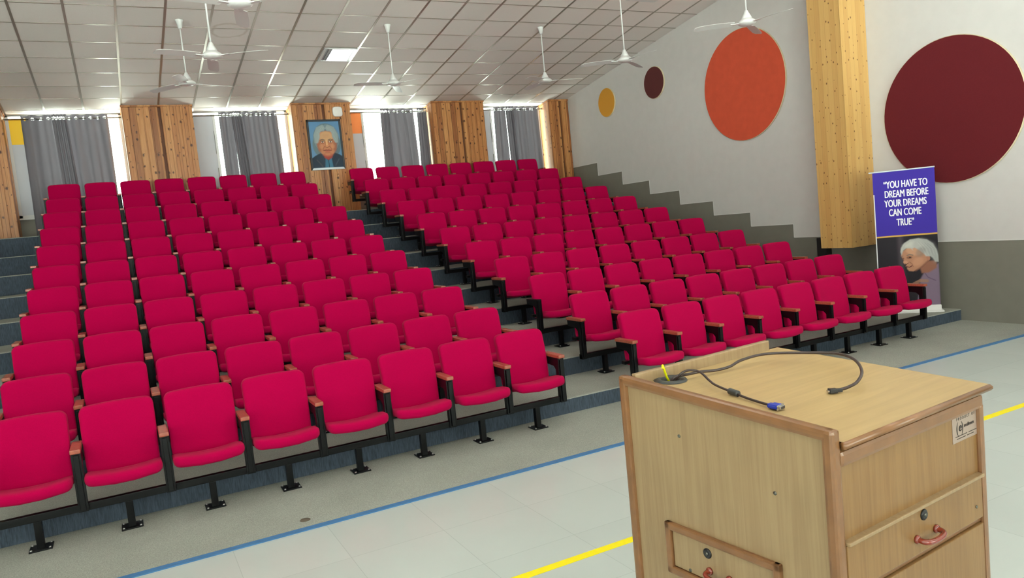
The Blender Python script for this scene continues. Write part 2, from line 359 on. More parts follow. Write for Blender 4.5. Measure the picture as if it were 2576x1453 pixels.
# left wall with daylight openings in front of the seating, and front wall with openings (both behind or beside the camera)
def wall_with_holes(name, axis, pos, t, a0, a1, z0, ztopf, holes, mat):
    mb = MB(); holes = sorted(holes); cur = a0
    def put(p0, p1, q0, q1a, q1b):
        if axis == 'x': mb.prism([(p0, q0), (p1, q0), (p1, q1b), (p0, q1a)], 'x', pos, pos+t)
        else: mb.prism([(p0, q0), (p1, q0), (p1, q1b), (p0, q1a)], 'y', pos, pos+t)
    for h0, h1, hz0, hz1 in holes:
        if h0 > cur: put(cur, h0, z0, ztopf(cur), ztopf(h0))
        put(h0, h1, z0, hz0, hz0); put(h0, h1, hz1, ztopf(h0), ztopf(h1)); cur = h1
    put(cur, a1, z0, ztopf(cur), ztopf(a1))
    return struct(mb.build(name, mat))
lefth = [(-9.5, -7.2, .9, 3.4), (-6.4, -4.1, .9, 3.4)]
o = MB()
wall_with_holes('wall_left', 'x', XL-T, T, YF, YR, -.1, lambda y: ztop+.1, lefth, M['white_wall'])
mb = MB(); mb.prism([(YR, -.1), (YB, -.1), (YB, ceil_z(YB)+.1), (YR, ceil_z(YR)+.1)], 'x', XL-T, XL); struct(mb.build('wall_left', M['white_wall']))
fronth = [(-4.6, -1.8, .9, 4.2), (-.4, 2.4, .9, 4.2), (5.4, 9.6, .9, 4.2)]
wall_with_holes('wall_front', 'y', YF-T, T, XL-T, XW+T, -.1, lambda x: ztop+.1, fronth, M['white_wall'])

# back wall behind the pine columns, with four window openings
SILL = 2.83; HEAD = 4.645
wins = [(-.78, 1.065), (2.262, 4.11), (5.31, 7.13), (8.39, 10.11)]
wall_with_holes('wall_back', 'y', YB, .18, XL-T, XW+T, -.1, lambda x: ceil_z(YB)+.12, [(a-.0, b+.0, SILL, HEAD) for a, b in wins], M['grey_wall'])

# ceiling
mb = MB()
prof = [(YB+.2, ceil_z(YB+.2)), (YR, ceil_z(YR)), (YF-.2, ceil_z(YR))]
for (ya, za), (yb, zb_) in zip(prof[:-1], prof[1:]):
    mb.add([(XL-T, ya, za), (XW+T, ya, za), (XW+T, yb, zb_), (XL-T, yb, zb_), (XL-T, ya, za+.12), (XW+T, ya, za+.12), (XW+T, yb, zb_+.12), (XL-T, yb, zb_+.12)],
           [(0, 1, 2, 3), (4, 7, 6, 5), (0, 4, 5, 1), (2, 6, 7, 3), (0, 3, 7, 4), (1, 5, 6, 2)])
struct(mb.build('ceiling', M['ceiling'], fix=False), 'sloping suspended ceiling of square tiles')
# exposed metal runners of the suspended ceiling
mb = MB(); SL = math.atan(.141)
def runner(x0, x1, y0, y1, d=.006):
    mb.add([(x0, y0, ceil_z(y0)-d), (x1, y0, ceil_z(y0)-d), (x1, y1, ceil_z(y1)-d), (x0, y1, ceil_z(y1)-d),
            (x0, y0, ceil_z(y0)), (x1, y0, ceil_z(y0)), (x1, y1, ceil_z(y1)), (x0, y1, ceil_z(y1))],
           [(0, 3, 2, 1), (0, 1, 5, 4), (1, 2, 6, 5), (2, 3, 7, 6), (3, 0, 4, 7)])
n = -11
while -.145+.613*n < XW:
    x = -.145+.613*n
    if x > XL: runner(x-.016, x+.016, YR, YB)
    n += 1
for k in range(-13, 8):
    y = 5.24+.611*k
    if YR < y < YB: runner(XL, XW, y-.009, y+.009, .005)
struct(mb.build('trim_3', M['tbar']), 'metal runners between the ceiling tiles')

# ------------------------------------------------------------------ pine clad columns
def pine_column(x0, x1, split, label, y0=9.3):
    r = thing('pine_clad_column', label, 'column', (x0, y0, F[10]), 0, 'pine clad columns between the windows')
    h0 = ceil_z(y0)-F[10]-.008; w = x1-x0; s = split-x0; d = YB-y0
    def half(a, b, yo):
        m = MB(); m.prism([(a, yo), (b, yo), (b, d), (a, d)], 'z', 0, h0); 
        # slope the top with the ceiling
        m.v = [(x, y, (z if z < .5 else h0-.141*y)) for x, y, z in m.v]
        # raised boards
        nb = max(2, round((b-a)/.11)); bw = (b-a)/nb
        for i in range(nb):
            e = .006 if i % 2 else .002
            m.box(a+i*bw+.004, a+(i+1)*bw-.004, yo-.01-e, yo+.002, 0.0, h0-.002, 0, .003)
        return m
    a = half(0, s-.022, 0).build('left_board_panel', M['pine'], r)
    b = half(s+.030, w, -.02).build('right_board_panel', M['pine'], r)
    g = MB(); g.box(s-.022, s+.030, .03, d, 0, h0-.03*.2-.02); g.build('centre_groove', M['groove'], r)
    c = MB(); c.box(-.012, w+.012, -.045, d, h0-.03, h0-.001)
    c.v = [(x, y, z-max(0, y)*.141) for x, y, z in c.v]
    c.build('top_moulding', M['pine'], r)
    return r
pine_column(-1.975, -.78, -1.37, 'knotty pine clad column at the far left, left of the yellow panelled window')
pine_column(1.065, 2.262, 1.69, 'knotty pine clad column between the first and second curtained windows')
pine_column(4.11, 5.31, 4.745, 'knotty pine clad column carrying the framed portrait painting')
pine_column(7.13, 8.39, 7.83, 'knotty pine clad column between the third and fourth curtained windows')
pine_column(10.11, 10.642, 10.42, 'narrow knotty pine clad column in the corner by the white wall')

# boxed pine column hanging on the right wall
r = thing('boxed_wall_column', 'pale pine boxed column on the right wall between orange and maroon discs', 'column', (10.10, 1.165, 1.06))
zt = ceil_z(1.165)-1.06-.01
mb = MB(); mb.box(0, .012, .003, .552, 0, zt, 0, .003)
mb.v = [(x, y, z if z < 1 else z-.141*y) for x, y, z in mb.v]; mb.build('side_cladding', M['pine_side'], r)
mb = MB(); mb.box(.0, .546, 0, .012, 0, zt, 0, .003); mb.build('front_cladding', M['pine_side'], r)
mb = MB(); mb.box(.012, .546, .012, .552, .006, zt-.1); mb.build('carcass', M['pine_side'], r)

# ------------------------------------------------------------------ windows and curtains
def window(n, x0, x1, leaf_w, top_mat):
    r = bpy.data.objects.new('window_%d' % n, None); COL.objects.link(r); r.location = (x0, YB, SILL); r['kind'] = 'structure'
    w = x1-x0; h = HEAD-SILL; t = .05
    f = MB()
    f.box(0, w, .0, .09, 0, t); f.box(0, w, .0, .09, h-.02, h); f.box(0, t, .0, .09, 0, h); f.box(w-t, w, .0, .09, 0, h)
    f.box(leaf_w, leaf_w+.045, .0, .08, t, h-t); f.box((leaf_w+w)/2, (leaf_w+w)/2+.045, .02, .08, t, h-t)
    f.build('window_frame', M['winframe'], r)
    g = MB(); g.box(leaf_w, w-t, .045, .05, t, h-.02); g.build('window_glass', M['glass'], r)
    hy = .46 if top_mat is not None else 0
    if top_mat is not None:
        p = MB(); p.box(t, leaf_w, .012, .03, h-t-hy, h-t); p.build('upper_leaf_panel', top_mat, r)
    p = MB(); p.box(t, leaf_w, .010, .03, t, h-t-hy); p.build('lower_leaf_panel', M['panel_white'], r)
    l = MB(); l.box(leaf_w-.012, leaf_w+.004, -.012, .0, .55, .72, 0, .003); l.box(leaf_w-.008, leaf_w+.0, -.012, .004, 1.0, 1.45, 0, .002); l.build('window_latch', M['lockmetal'], r)
    s = MB(); s.box(-.0, w, -.05, .0, -.03, 0.0); s.build('window_sill', M['winframe'], r)
window(1, *wins[0], .34, M['panel_yellow']); window(2, *wins[1], .40, None)
window(3, *wins[2], .36, M['panel_orange']); window(4, *wins[3], .38, None)

def curtain_rod(x0, x1, label):
    m = MB(); m.tube([(x0+.004, 9.62, 4.555), (x1-.004, 9.62, 4.555)], .011, 10)
    for x in (x0+.004, x1-.016): m.box(x, x+.012, 9.60, 9.64, 4.535, 4.575)
    tag(m.build('curtain_rod', M['lockmetal']), label, 'curtain rod')
def curtain(x0, x1, xb0, xb1, wave, amp, label, bunch=False, zb=2.50):
    """pleated cloth on eyelets; holes are really open so daylight shows through them"""
    r = thing('eyelet_curtain', label, 'curtain', ((x0+x1)/2, 9.62 if not bunch else 9.57, zb))
    cx = (x0+x1)/2; L0 = (x1-x0)*(1.9 if bunch else 1.12); nx = max(12, int(L0/.018)); nz = 118; zt = 4.62
    npl = max(2, round((x1-x0)/wave)); ph = random.random()*6
    vs = []; fs = []
    for j in range(nz+1):
        t = j/nz; z = zt-(zt-zb)*t
        for i in range(nx+1):
            s = i/nx; xa = x0+(x1-x0)*s; xb = xb0+(xb1-xb0)*s; x = xa+(xb-xa)*t
            a = amp*(1-.25*t) * (1+.25*math.sin(5*s+ph))
            y = a*math.sin(2*PI*npl*s+(.5*math.sin(3*t+ph*s) if not bunch else .3*t))
            if not bunch: y += .012*t*math.sin(2*PI*npl*2.3*s+ph)
            else: y += .3*a*math.sin(2*PI*npl*2*s+ph+2*t)
            x += .15*a*math.cos(2*PI*npl*s*2+ph)
            vs.append((x-cx, y-.01, z-zb))
    holes = [(x0+(x1-x0)*((q+.5)/(npl*2)), 4.555) for q in range(npl*2)]
    for j in range(nz):
        for i in range(nx):
            q = vs[j*(nx+1)+i]; X = q[0]+cx+.009; Z = q[2]+zb-.009
            if any((X-h)**2+(Z-.0-z_)**2 < .022**2 for h, z_ in holes): continue
            fs.append((j*(nx+1)+i, j*(nx+1)+i+1, (j+1)*(nx+1)+i+1, (j+1)*(nx+1)+i))
    m = MB(); m.add(vs, fs, 0, True); m.build('cloth', M['curtain'], r, fix=False)
    for h, z_ in holes:
        s = (h-x0)/(x1-x0); a = amp*(1+.25*math.sin(5*s+ph)); y = a*math.sin(2*PI*npl*s)-.012
        g = MB(); g.tube([(h-cx+.025*math.cos(k*PI/8), y-.006, z_-zb+.025*math.sin(k*PI/8)) for k in range(17)], .003, 5)
        g.build('eyelet_ring', M['steel'], r)
for n_, (a, b) in enumerate(wins):
    curtain_rod(a, b, ['curtain rod above the far left window with the yellow panel', 'curtain rod above the second window from the left',
        'curtain rod above the window with the orange panel', 'curtain rod above the window nearest the white wall'][n_])
curtain(-.53, -.05, -.55, -.03, .2, .042, 'flat grey curtain beside the yellow panel at far left window')
curtain(-.06, .17, -.03, .24, .055, .04, 'narrow bunched grey curtain in the middle of the far left window', True)
curtain(.15, .84, .19, .83, .2, .042, 'wide grey curtain right of the bunch in the far left window')
curtain(2.76, 3.02, 2.77, 3.02, .13, .03, 'narrow grey curtain left of the bunch in the second window')
curtain(3.0, 3.18, 3.04, 3.26, .05, .04, 'bunched dark folds of grey curtain in the second window', True)
curtain(3.15, 3.89, 3.2, 3.90, .2, .042, 'wide grey curtain right of the bunch in the second window')
curtain(6.05, 6.24, 6.00, 6.24, .06, .035, 'bunched left edge of the grey curtain in the third window', True)
curtain(6.22, 6.81, 6.22, 6.87, .2, .036, 'smooth grey curtain in the middle of the third window')
curtain(6.89, 7.11, 6.84, 7.11, .055, .035, 'bunched grey curtain against the pine column in the third window', True)
curtain(8.81, 9.12, 8.78, 9.12, .14, .03, 'narrow grey curtain left of the bunch in the window nearest the white wall')
curtain(9.10, 9.29, 9.13, 9.33, .055, .04, 'bunched folds of grey curtain in the window nearest the white wall', True)
curtain(9.28, 10.0, 9.30, 10.02, .2, .038, 'wide grey curtain in the window nearest the white wall')

# ------------------------------------------------------------------ wall discs
def disc(y, z, rad, mat, label):
    m = MB(); n = 72; prof = [(rad, .002), (rad, .022), (rad-.008, .03)]
    vs = []; fs = []
    for rr, d in prof: vs += [(-d, rr*math.cos(2*PI*k/n), rr*math.sin(2*PI*k/n)) for k in range(n)]
    for i in range(2): fs += [(i*n+k, i*n+(k+1) % n, (i+1)*n+(k+1) % n, (i+1)*n+k) for k in range(n)]
    m.add(vs, fs, 1); m.add(vs[2*n:], [list(range(n))], 0); m.add(vs[:n], [list(range(n))], 1)
    o = m.build('wall_disc', [M[mat], M['cream']]); o.location = (XW-.001, y, z)
    tag(o, label, 'wall panel', 'round felt panels on the right wall')
disc(7.66, 4.335, .315, 'd_yellow', 'small mustard yellow round felt panel, furthest back on the white wall')
disc(5.985, 4.42, .318, 'd_brown', 'small dark brown round felt panel between the yellow and orange ones')
disc(3.60, 3.885, .955, 'd_orange', 'large orange round felt panel on the white wall')
disc(-.02, 2.81, .955, 'd_maroon', 'large maroon round felt panel above the pull-up banner')

# ------------------------------------------------------------------ auditorium chairs
def cushion(a, b, r, th, edge, deform, n_c=5):
    """rounded-rectangle pad half sizes a x b, thickness th along w; returns verts/faces; deform maps (u,v,w)->(x,y,z)"""
    def ring(d, w):
        A = a-d; Bq = b-d; R = max(r-d, .006); out = []
        for cx, cy, a0 in ((A-R, Bq-R, 0), (-A+R, Bq-R, 90), (-A+R, -Bq+R, 180), (A-R, -Bq+R, 270)):
            for k in range(n_c+1):
                t = math.radians(a0+90*k/n_c); out.append((cx+R*math.cos(t), cy+R*math.sin(t), w))
            # straight run to the next corner
            if a0 in (0, 180):
                for q in (1/3, 2/3):
                    sx = 1 if a0 == 0 else -1; out.append((sx*((A-R)*(1-2*q)), sx*Bq, w))
            else:
                for q in (1/3, 2/3):
                    sy = 1 if a0 == 90 else -1; out.append((-sy*A, sy*((Bq-R)*(1-2*q)), w))
        return out
    e = edge
    rings = [(.62*b, 0), (.3*b, 0), (e*1.6, 0.0), (e, .001), (e*.45, e*.18), (e*.12, e*.5), (0, e), (0, th-e), (e*.12, th-e*.5), (e*.45, th-e*.18), (e, th-.001), (.3*b, th), (.62*b, th)]
    vs = []; fs = []
    for d, w in rings: vs += ring(d, w)
    n = len(ring(0, 0))
    for i in range(len(rings)-1):
        for k in range(n): fs.append((i*n+k, i*n+(k+1) % n, (i+1)*n+(k+1) % n, (i+1)*n+k))
    fs.append(list(range(n))[::-1]); fs.append([(len(rings)-1)*n+k for k in range(n)])
    return [deform(*p) for p in vs], fs

def back_def(u, v, w):    # v -h/2..h/2 up, w 0 front .. th back
    t = (v+.245)/.49
    y = -.118+.088*t-.018*math.sin(PI*t)+w - .016*(u/.25)**2
    z = .388+v+.245 + .010*(1-(u/.25)**2)*t - .02*w
    x = u*(1-.035*(1-t)**2)
    return (x, y, z)
def seat_def(u, v, w):    # v: -b front .. b back, w 0 top .. th bottom
    t = (v+.19)/.38       # 0 front, 1 back
    y = -.228+v - .040*(1-(u/.25)**2)*(1-t)
    top = .474-.045*t + .012*math.sin(PI*min(1, t*1.6)) - .028*(1-(u/.25)**2)*(.6+.4*t)
    return (u, y, top-w*(1-.25*t))

def make_chair():
    r = thing('theatre_chair', 'x', 'chair')
    vs, fs = cushion(.245, .245, .05, .082, .023, back_def)
    m = MB(); m.add(vs, fs, 0, True); m.build('backrest', M['fabric'], r)
    vs, fs = cushion(.245, .19, .05, .082, .032, seat_def)
    m = MB(); m.add(vs, fs, 0, True); m.build('seat', M['fabric'], r)
    m = MB(); m.box(-.245, .256, -.27, -.22, .198, .25, 0, .003); m.build('seat_beam', M['black'], r)
    m = MB(); m.box(-.024, .024, -.27, -.222, .012, .199, 0, .003); l = m.build('leg', M['black'], r)
    m = MB(); m.box(-.07, .07, -.315, -.178, .006, .015, 0, .002); m.build('base_plate', M['black'], l)
    m = MB()
    for sx in (-.055, .055):
        for sy in (-.30, -.192): m.lathe([(.009, .015), (.009, .021), (.005, .025)], (sx, sy, 0), 8)
    m.build('plate_bolts', M['steel'], l)
    arm(r, .28)
    return r
def arm(r, x, pad=True):
    m = MB()
    w = .031
    m.prism([(-.285, .198), (-.235, .198), (-.235, .505), (-.20, .535), (-.035, .548), (-.028, .612), (-.285, .612)], 'x', x-w, x+w)
    m.box(x-.018, x+.018, -.30, -.284, .21, .60, 0, .004)      # front ridge of the extruded post
    sgn = -1 if x > 0 else 1
    m.box(x-.033, x+.033, -.16, -.10, .392, .425, 0, .004)
    m.box(x-.031, x+.034, -.27, -.22, .198, .25, 0, .003)
    fr = m.build('arm_frame', M['black'], r)
    if pad:
        m = MB(); m.box(x-.033, x+.033, -.312, -.012, .613, .644, 0, .007); m.build('armrest', M['armwood'], r)
    return fr
proto = make_chair()
ORD = ['first', 'second', 'third', 'fourth', 'fifth', 'sixth', 'seventh', 'eighth', 'ninth', 'tenth', 'eleventh']
PLACE = ['', 'one before the last row, ', '']
first_used = False
for side in 'LR':
    for k in range(11):
        for i in range(8):
            c = copy_tree(proto)
            c.location = ((0 if side == 'L' else XR)+i*DX, k*DY, F[k])
            blk = 'left' if side == 'L' else 'right'
            row = 'front row' if k == 0 else ('back row' if k == 10 else ORD[k]+' row from front')
            if side == 'L': seat = 'beside the middle aisle' if i == 7 else ('leftmost' if i == 0 else ORD[i]+' from left')
            else: seat = 'beside the middle aisle' if i == 0 else ('rightmost' if i == 7 else ORD[i]+' from left')
            lab = 'crimson theatre chair, %s, %s, %s block' % (seat, row, blk)
            if side == 'R' and k == 2 and i == 0: lab = 'crimson aisle theatre chair with a bare black arm lacking its wooden pad, right block'
            tag(c, lab, 'chair', 'crimson theatre chairs in the %s block' % blk)
            if i == 0: arm(c, -.28, pad=not (side == 'R' and k == 2))
            # beam end caps close the gap between neighbours
for o_ in list(proto.children_recursive)+[proto]: bpy.data.objects.remove(o_)
# the beams are joined under each arm post: short connectors belong to every post (part of arm_frame)

# ------------------------------------------------------------------ ceiling fans
def make_fan(x, y, zm, phi, label):
    zc = ceil_z(y); r = thing('ceiling_fan', label, 'fan', (x, y, zm), 0, 'white ceiling fans')
    H = zc-zm
    m = MB(); m.lathe([(.016, H-.125), (.026, H-.12), (.046, H-.03), (.056, H-.010), (.052, H-.001)], n=20); m.build('canopy', M['white_metal'], r)
    m = MB(); m.lathe([(.010, .14), (.010, H-.10)], n=10); m.build('down_rod', M['white_metal'], r)
    m = MB(); m.lathe([(.013, .150), (.020, .146), (.034, .112), (.040, .104), (.041, .094), (.046, .090), (.058, .066), (.061, .060), (.061, .046), (.070, .042), (.100, .020), (.114, .004), (.116, -.004), (.108, -.018), (.080, -.032), (.04, -.040), (.010, -.042)], n=28); m.build('motor_housing', M['white_metal'], r)
    for q in range(3):
        a = math.radians(phi+120*q); m = MB()
        n = 10; vs = []; 
        for s in range(n+1):
            t = s/n; rr = .17+.50*t; hw = .058+.006*math.sin(PI*t) - (.02 if s == n else 0)
            for side in (-1, 1):
                for dz in (0, .003): vs.append((rr, side*hw, -.012+side*hw*.22+dz-.018*t*t))
        fs = []
        for s in range(n):
            b = s*4; c = b+4
            fs += [(b, b+2, c+2, c), (b+1, c+1, c+3, b+3), (b, c, c+1, b+1), (b+2, b+3, c+3, c+2)]
        fs += [(0, 1, 3, 2), (n*4, n*4+2, n*4+3, n*4+1)]
        m.add(vs, fs, 0, False)
        m.box(.10, .21, -.022, .022, -.016, -.008)
        m.xf(Matrix.Rotation(a, 4, 'Z')); m.build('blade', M['white_metal'], r)
AZ = -27.1
make_fan(1.885, 5.61, 4.35, 40+AZ, 'leftmost white ceiling fan, small and far, hanging above the first curtained window and pine column')
make_fan(1.94, 3.06, 4.13, -10+AZ, 'larger white ceiling fan just right of the leftmost one, below the ceiling water ring')
make_fan(1.98, 1.10, 4.13, -13+AZ, 'white ceiling fan cut off by the top edge left of centre')
make_fan(4.97, 5.53, 4.325, -30+AZ, 'white ceiling fan right of the bright recessed light')
make_fan(7.75, 5.41, 4.34, 0+AZ, 'small tilted white ceiling fan in the middle of the far ceiling')
make_fan(7.80, 3.13, 4.17, -60+AZ, 'white ceiling fan hanging in front of the wall edge above brown disc')
make_fan(8.05, .90, 4.11, -60+AZ, 'white ceiling fan just above the large orange disc')

# ceiling light fixtures
FILL_LAMP = 34
def area_below(r, power):
    l = bpy.data.lights.new('added_ceiling_lamp', 'AREA'); l.shape = 'SQUARE'; l.size = .5; l.energy = power; l.color = (1, .99, .96)
    o = bpy.data.objects.new('added_ceiling_lamp', l); COL.objects.link(o); o.location = (r.location.x, r.location.y, r.location.z-.03)
def light_fixture(x, y, label, lamp=0):
    r = thing('recessed_light', label, 'ceiling light', (x, y, ceil_z(y)), 0, 'recessed ceiling lights'); r.rotation_euler = (-SL if y > YR else 0, 0, 0)
    h = .285
    f = MB(); f.box(-h, h, -h, -h+.025, -.022, -.007); f.box(-h, h, h-.025, h, -.022, -.007); f.box(-h, -h+.05, -h, h, -.022, -.007); f.box(h-.05, h, -h, h, -.022, -.007); f.build('light_frame', M['white_metal'], r)
    f = MB(); f.box(-h+.05, h-.05, -h+.025, h-.025, -.010, -.007); f.build('reflector', M['silver'], r)
    f = MB()
    f.box(-.13, .225, -h+.03, h-.03, -.0155, -.0115)
    f.build('glow_panel', M['painted_glow'], r)  # glow stands in for window daylight mirrored in the reflector
    if lamp: area_below(r, lamp)
    f = MB()
    for i in range(9): xx = -.2+.05*i; f.box(xx-.001, xx+.001, -h+.025, h-.025, -.021, -.011)
    f.build('louvre', M['chrome'], r)
light_fixture(4.455, 6.77, 'bright recessed square ceiling light between the fans')
light_fixture(7.52, 4.03, 'recessed ceiling light cut off at the top edge, right of centre')

for x_, a_ in ((.16, 'left'), (4.455, 'middle'), (8.13, 'right')):
    for y_, b_ in ((-.5, 'over the front row'), (-3.6, 'over the lectern floor'), (-6.6, 'over the stage side')):
        light_fixture(x_, y_, 'added out-of-view square ceiling light %s, %s one' % (b_, a_), FILL_LAMP)  # unseen fixtures added to light floor and seats from above
# projector hung from the ceiling
r = thing('ceiling_projector', 'white unit hanging from the ceiling, cut off at the top edge', 'projector', (6.92, 1.40, 4.50))
m = MB(); m.box(-.24, .24, -.17, .17, .0, .15, 0, .045); m.build('projector_body', M['white_metal'], r)
m = MB(); m.lathe([(.045, -.2), (.05, -.17), (.05, -.15)], (.1, 0, .075), 20, 0, 'y'); m.build('lens', M['blackplastic'], r)
m = MB(); m.lathe([(.02, .15), (.02, ceil_z(1.4)-4.5-.03), (.06, ceil_z(1.4)-4.5-.03), (.06, ceil_z(1.4)-4.5-.012)], n=14); m.build('mounting_pole', M['white_metal'], r)

# ------------------------------------------------------------------ wall things on the portrait column
def sm(x): x = np.clip(x, 0, 1); return x*x*(3-2*x)
class Paint:
    def __init__(s, w, h, n, bg):
        s.nx = n; s.ny = int(n*h/w); s.w = w; s.h = h
        xs = (np.arange(s.nx+1)/s.nx); ys = (np.arange(s.ny+1)/s.ny)
        s.X, s.Y = np.meshgrid(xs*w, ys*h); s.C = np.zeros(s.X.shape+(3,)); s.C[:] = np.array(lin(bg)[:3])
    def blend(s, mask, c, k=1):
        m = (mask*k)[..., None]; s.C = s.C*(1-m)+np.array(lin(c)[:3])*m
    def ell(s, cx, cy, rx, ry, rot=0, soft=.12):
        a = math.radians(rot); dx = s.X-cx; dy = s.Y-cy
        u = (dx*math.cos(a)+dy*math.sin(a))/rx; v = (-dx*math.sin(a)+dy*math.cos(a))/ry
        return sm((1-np.sqrt(u*u+v*v))/soft+.5)
    def poly(s, pts, soft=.006):
        P = np.array(pts, float); n = len(P); inside = np.zeros(s.X.shape, bool); dist = np.full(s.X.shape, 1e9)
        for i in range(n):
            a = P[i]; b = P[(i+1) % n]
            c = ((a[1] > s.Y) != (b[1] > s.Y)) & (s.X < (b[0]-a[0])*(s.Y-a[1])/((b[1]-a[1]) or 1e-9)+a[0]); inside ^= c
            d = b-a; t = np.clip(((s.X-a[0])*d[0]+(s.Y-a[1])*d[1])/max(d@d, 1e-12), 0, 1)
            dist = np.minimum(dist, np.hypot(s.X-a[0]-t*d[0], s.Y-a[1]-t*d[1]))
        return sm(np.where(inside, dist, -dist)/soft*.5+.5)
    def line(s, pts, r, soft=.5):
        dist = np.full(s.X.shape, 1e9); P = [np.array(p, float) for p in pts]
        for a, b in zip(P[:-1], P[1:]):
            d = b-a; t = np.clip(((s.X-a[0])*d[0]+(s.Y-a[1])*d[1])/max(d@d, 1e-12), 0, 1)
            dist = np.minimum(dist, np.hypot(s.X-a[0]-t*d[0], s.Y-a[1]-t*d[1]))
        return sm((r-dist)/(r*soft)+.5)
    def build(s, name, parent, mat, bend=None):
        nx, ny = s.nx, s.ny
        vs = [(float(x), 0.0 if bend is None else bend(float(x), float(z)), float(z)) for x, z in zip(s.X.ravel(), s.Y.ravel())]
        fs = [(j*(nx+1)+i, j*(nx+1)+i+1, (j+1)*(nx+1)+i+1, (j+1)*(nx+1)+i) for j in range(ny) for i in range(nx)]
        me = bpy.data.meshes.new(name); me.from_pydata(vs, [], fs); me.materials.append(mat)
        at = me.color_attributes.new('paint', 'FLOAT_COLOR', 'POINT')
        col = np.ones((len(vs), 4)); col[:, :3] = np.clip(s.C.reshape(-1, 3), 0, 1); at.data.foreach_set('color', col.ravel())
        for p in me.polygons: p.use_smooth = True
        o = bpy.data.objects.new(name, me); COL.objects.link(o); o.parent = parent; return o
def paint_mat(name, rough):
    m, N, L, B = new_mat(name); a = N.new('ShaderNodeAttribute'); a.attribute_name = 'paint'; L.new(a.outputs['Color'], B.inputs['Base Color'])
    B.inputs['Roughness'].default_value = rough; B.inputs['Specular IOR Level'].default_value = .2; return m

PW, PH = .63, .94
r = thing('portrait_painting', 'framed painted portrait of a grey-haired person in dark jacket on pine column', 'painting', (4.365, 9.235, 3.353))
m = MB(); fw = .04
for b in ((0, .70, 0, fw), (0, .70, 1.015-fw, 1.015), (0, fw, 0, 1.015), (.70-fw, .70, 0, 1.015)): m.box(b[0], b[1], -.0, .035, b[2], b[3], 0, .004)
m.build('picture_frame', M['frame_black'], r)
m = MB(); m.prism([(0.01, .0), (.69, .0), (.66, .04), (.04, .04)], 'y', -.006, 0.0); m.build('silver_batten', M['silver'], r)
m = MB(); m.box(.03, .67, .012, .035, .03, .985); m.build('backing_board', M['frame_black'], r)
p = Paint(PW, PH, 150, (98, 138, 176))
rng = np.random.default_rng(3)
p.blend(sm((p.Y-.55)/.5), (84, 128, 172), .6)
cx = .335
# hair mass
p.blend(p.ell(cx, .60, .262, .295, 0, .08), (96, 116, 126))
p.blend(p.ell(cx-.175, .43, .115, .20, 10, .2), (100, 120, 128)); p.blend(p.ell(cx+.185, .44, .105, .19, -10, .2), (92, 112, 122))
for k in range(44):   # combed strands, parted in the middle
    sx = -1 if k % 2 else 1; t = (k//2)/21; pts = []
    for q in range(9):
        a_ = math.radians(92-sx*0-(100+48*t)*q/8); rx_ = .10+.155*t; ry_ = .20+.085*t
        pts.append((cx+sx*(rx_*math.cos(a_)+.012), .585+ry_*math.sin(a_)))
    p.blend(p.line(pts, .0032, 1), [(168, 180, 182), (74, 94, 102), (140, 154, 158)][k % 3], .42)
# shoulders
p.blend(p.poly([(0, 0), (0, .20), (.08, .25), (.19, .30), (.33, .20), (.47, .30), (.57, .26), (.63, .22), (.63, 0)], .01), (30, 46, 64))
p.blend(p.poly([(.25, 0), (.275, .20), (.335, .14), (.40, .20), (.42, 0)], .01), (58, 108, 136)); p.blend(p.line([(.335, 0), (.335, .15)], .006), (26, 46, 66))
p.blend(p.line([(.10, .16), (.2, .03)], .012, 1), (92, 86, 88), .35); p.blend(p.line([(.55, .16), (.47, .04)], .012, 1), (80, 92, 108), .35)
# neck, face
p.blend(p.poly([(cx-.10, .30), (cx-.075, .20), (cx, .155), (cx+.08, .20), (cx+.11, .30)], .02), (160, 62, 54))
p.blend(p.poly([(cx-.190, .56), (cx-.195, .46), (cx-.178, .37), (cx-.125, .285), (cx-.06, .235), (cx, .225), (cx+.065, .235), (cx+.13, .285), (cx+.182, .37), (cx+.197, .46), (cx+.190, .56), (cx+.12, .72), (cx, .745), (cx-.12, .72)], .018), (190, 122, 86))
p.blend(p.ell(cx, .625, .135, .105, 0, .35), (206, 160, 116), .85)
p.blend(p.ell(cx-.165, .44, .04, .13, 5, .9), (150, 82, 58), .65); p.blend(p.ell(cx+.168, .44, .04, .13, -5, .9), (142, 78, 60), .65)
p.blend(p.ell(cx, .255, .10, .035, 0, .8), (170, 78, 62), .6)
for sx in (-1, 1):     # hair falling over the temples
    p.blend(p.poly([(cx, .80), (cx+sx*.03, .735), (cx+sx*.09, .745), (cx+sx*.125, .70), (cx+sx*.128, .62), (cx+sx*.155, .55), (cx+sx*.185, .50), (cx+sx*.235, .50), (cx+sx*.25, .66), (cx+sx*.18, .82), (cx+sx*.05, .87)], .014), (146, 158, 160))
    for q in range(9):
        f = q/8; p.blend(p.line([(cx+sx*(.012+.02*f), .79+.05*f), (cx+sx*(.07+.035*f), .765+.045*f), (cx+sx*(.125+.05*f), .70+.035*f), (cx+sx*(.14+.06*f), .60), (cx+sx*(.175+.045*f), .50)], .0034, 1), [(196, 202, 198), (108, 122, 126), (172, 180, 180)][q % 3], .35)
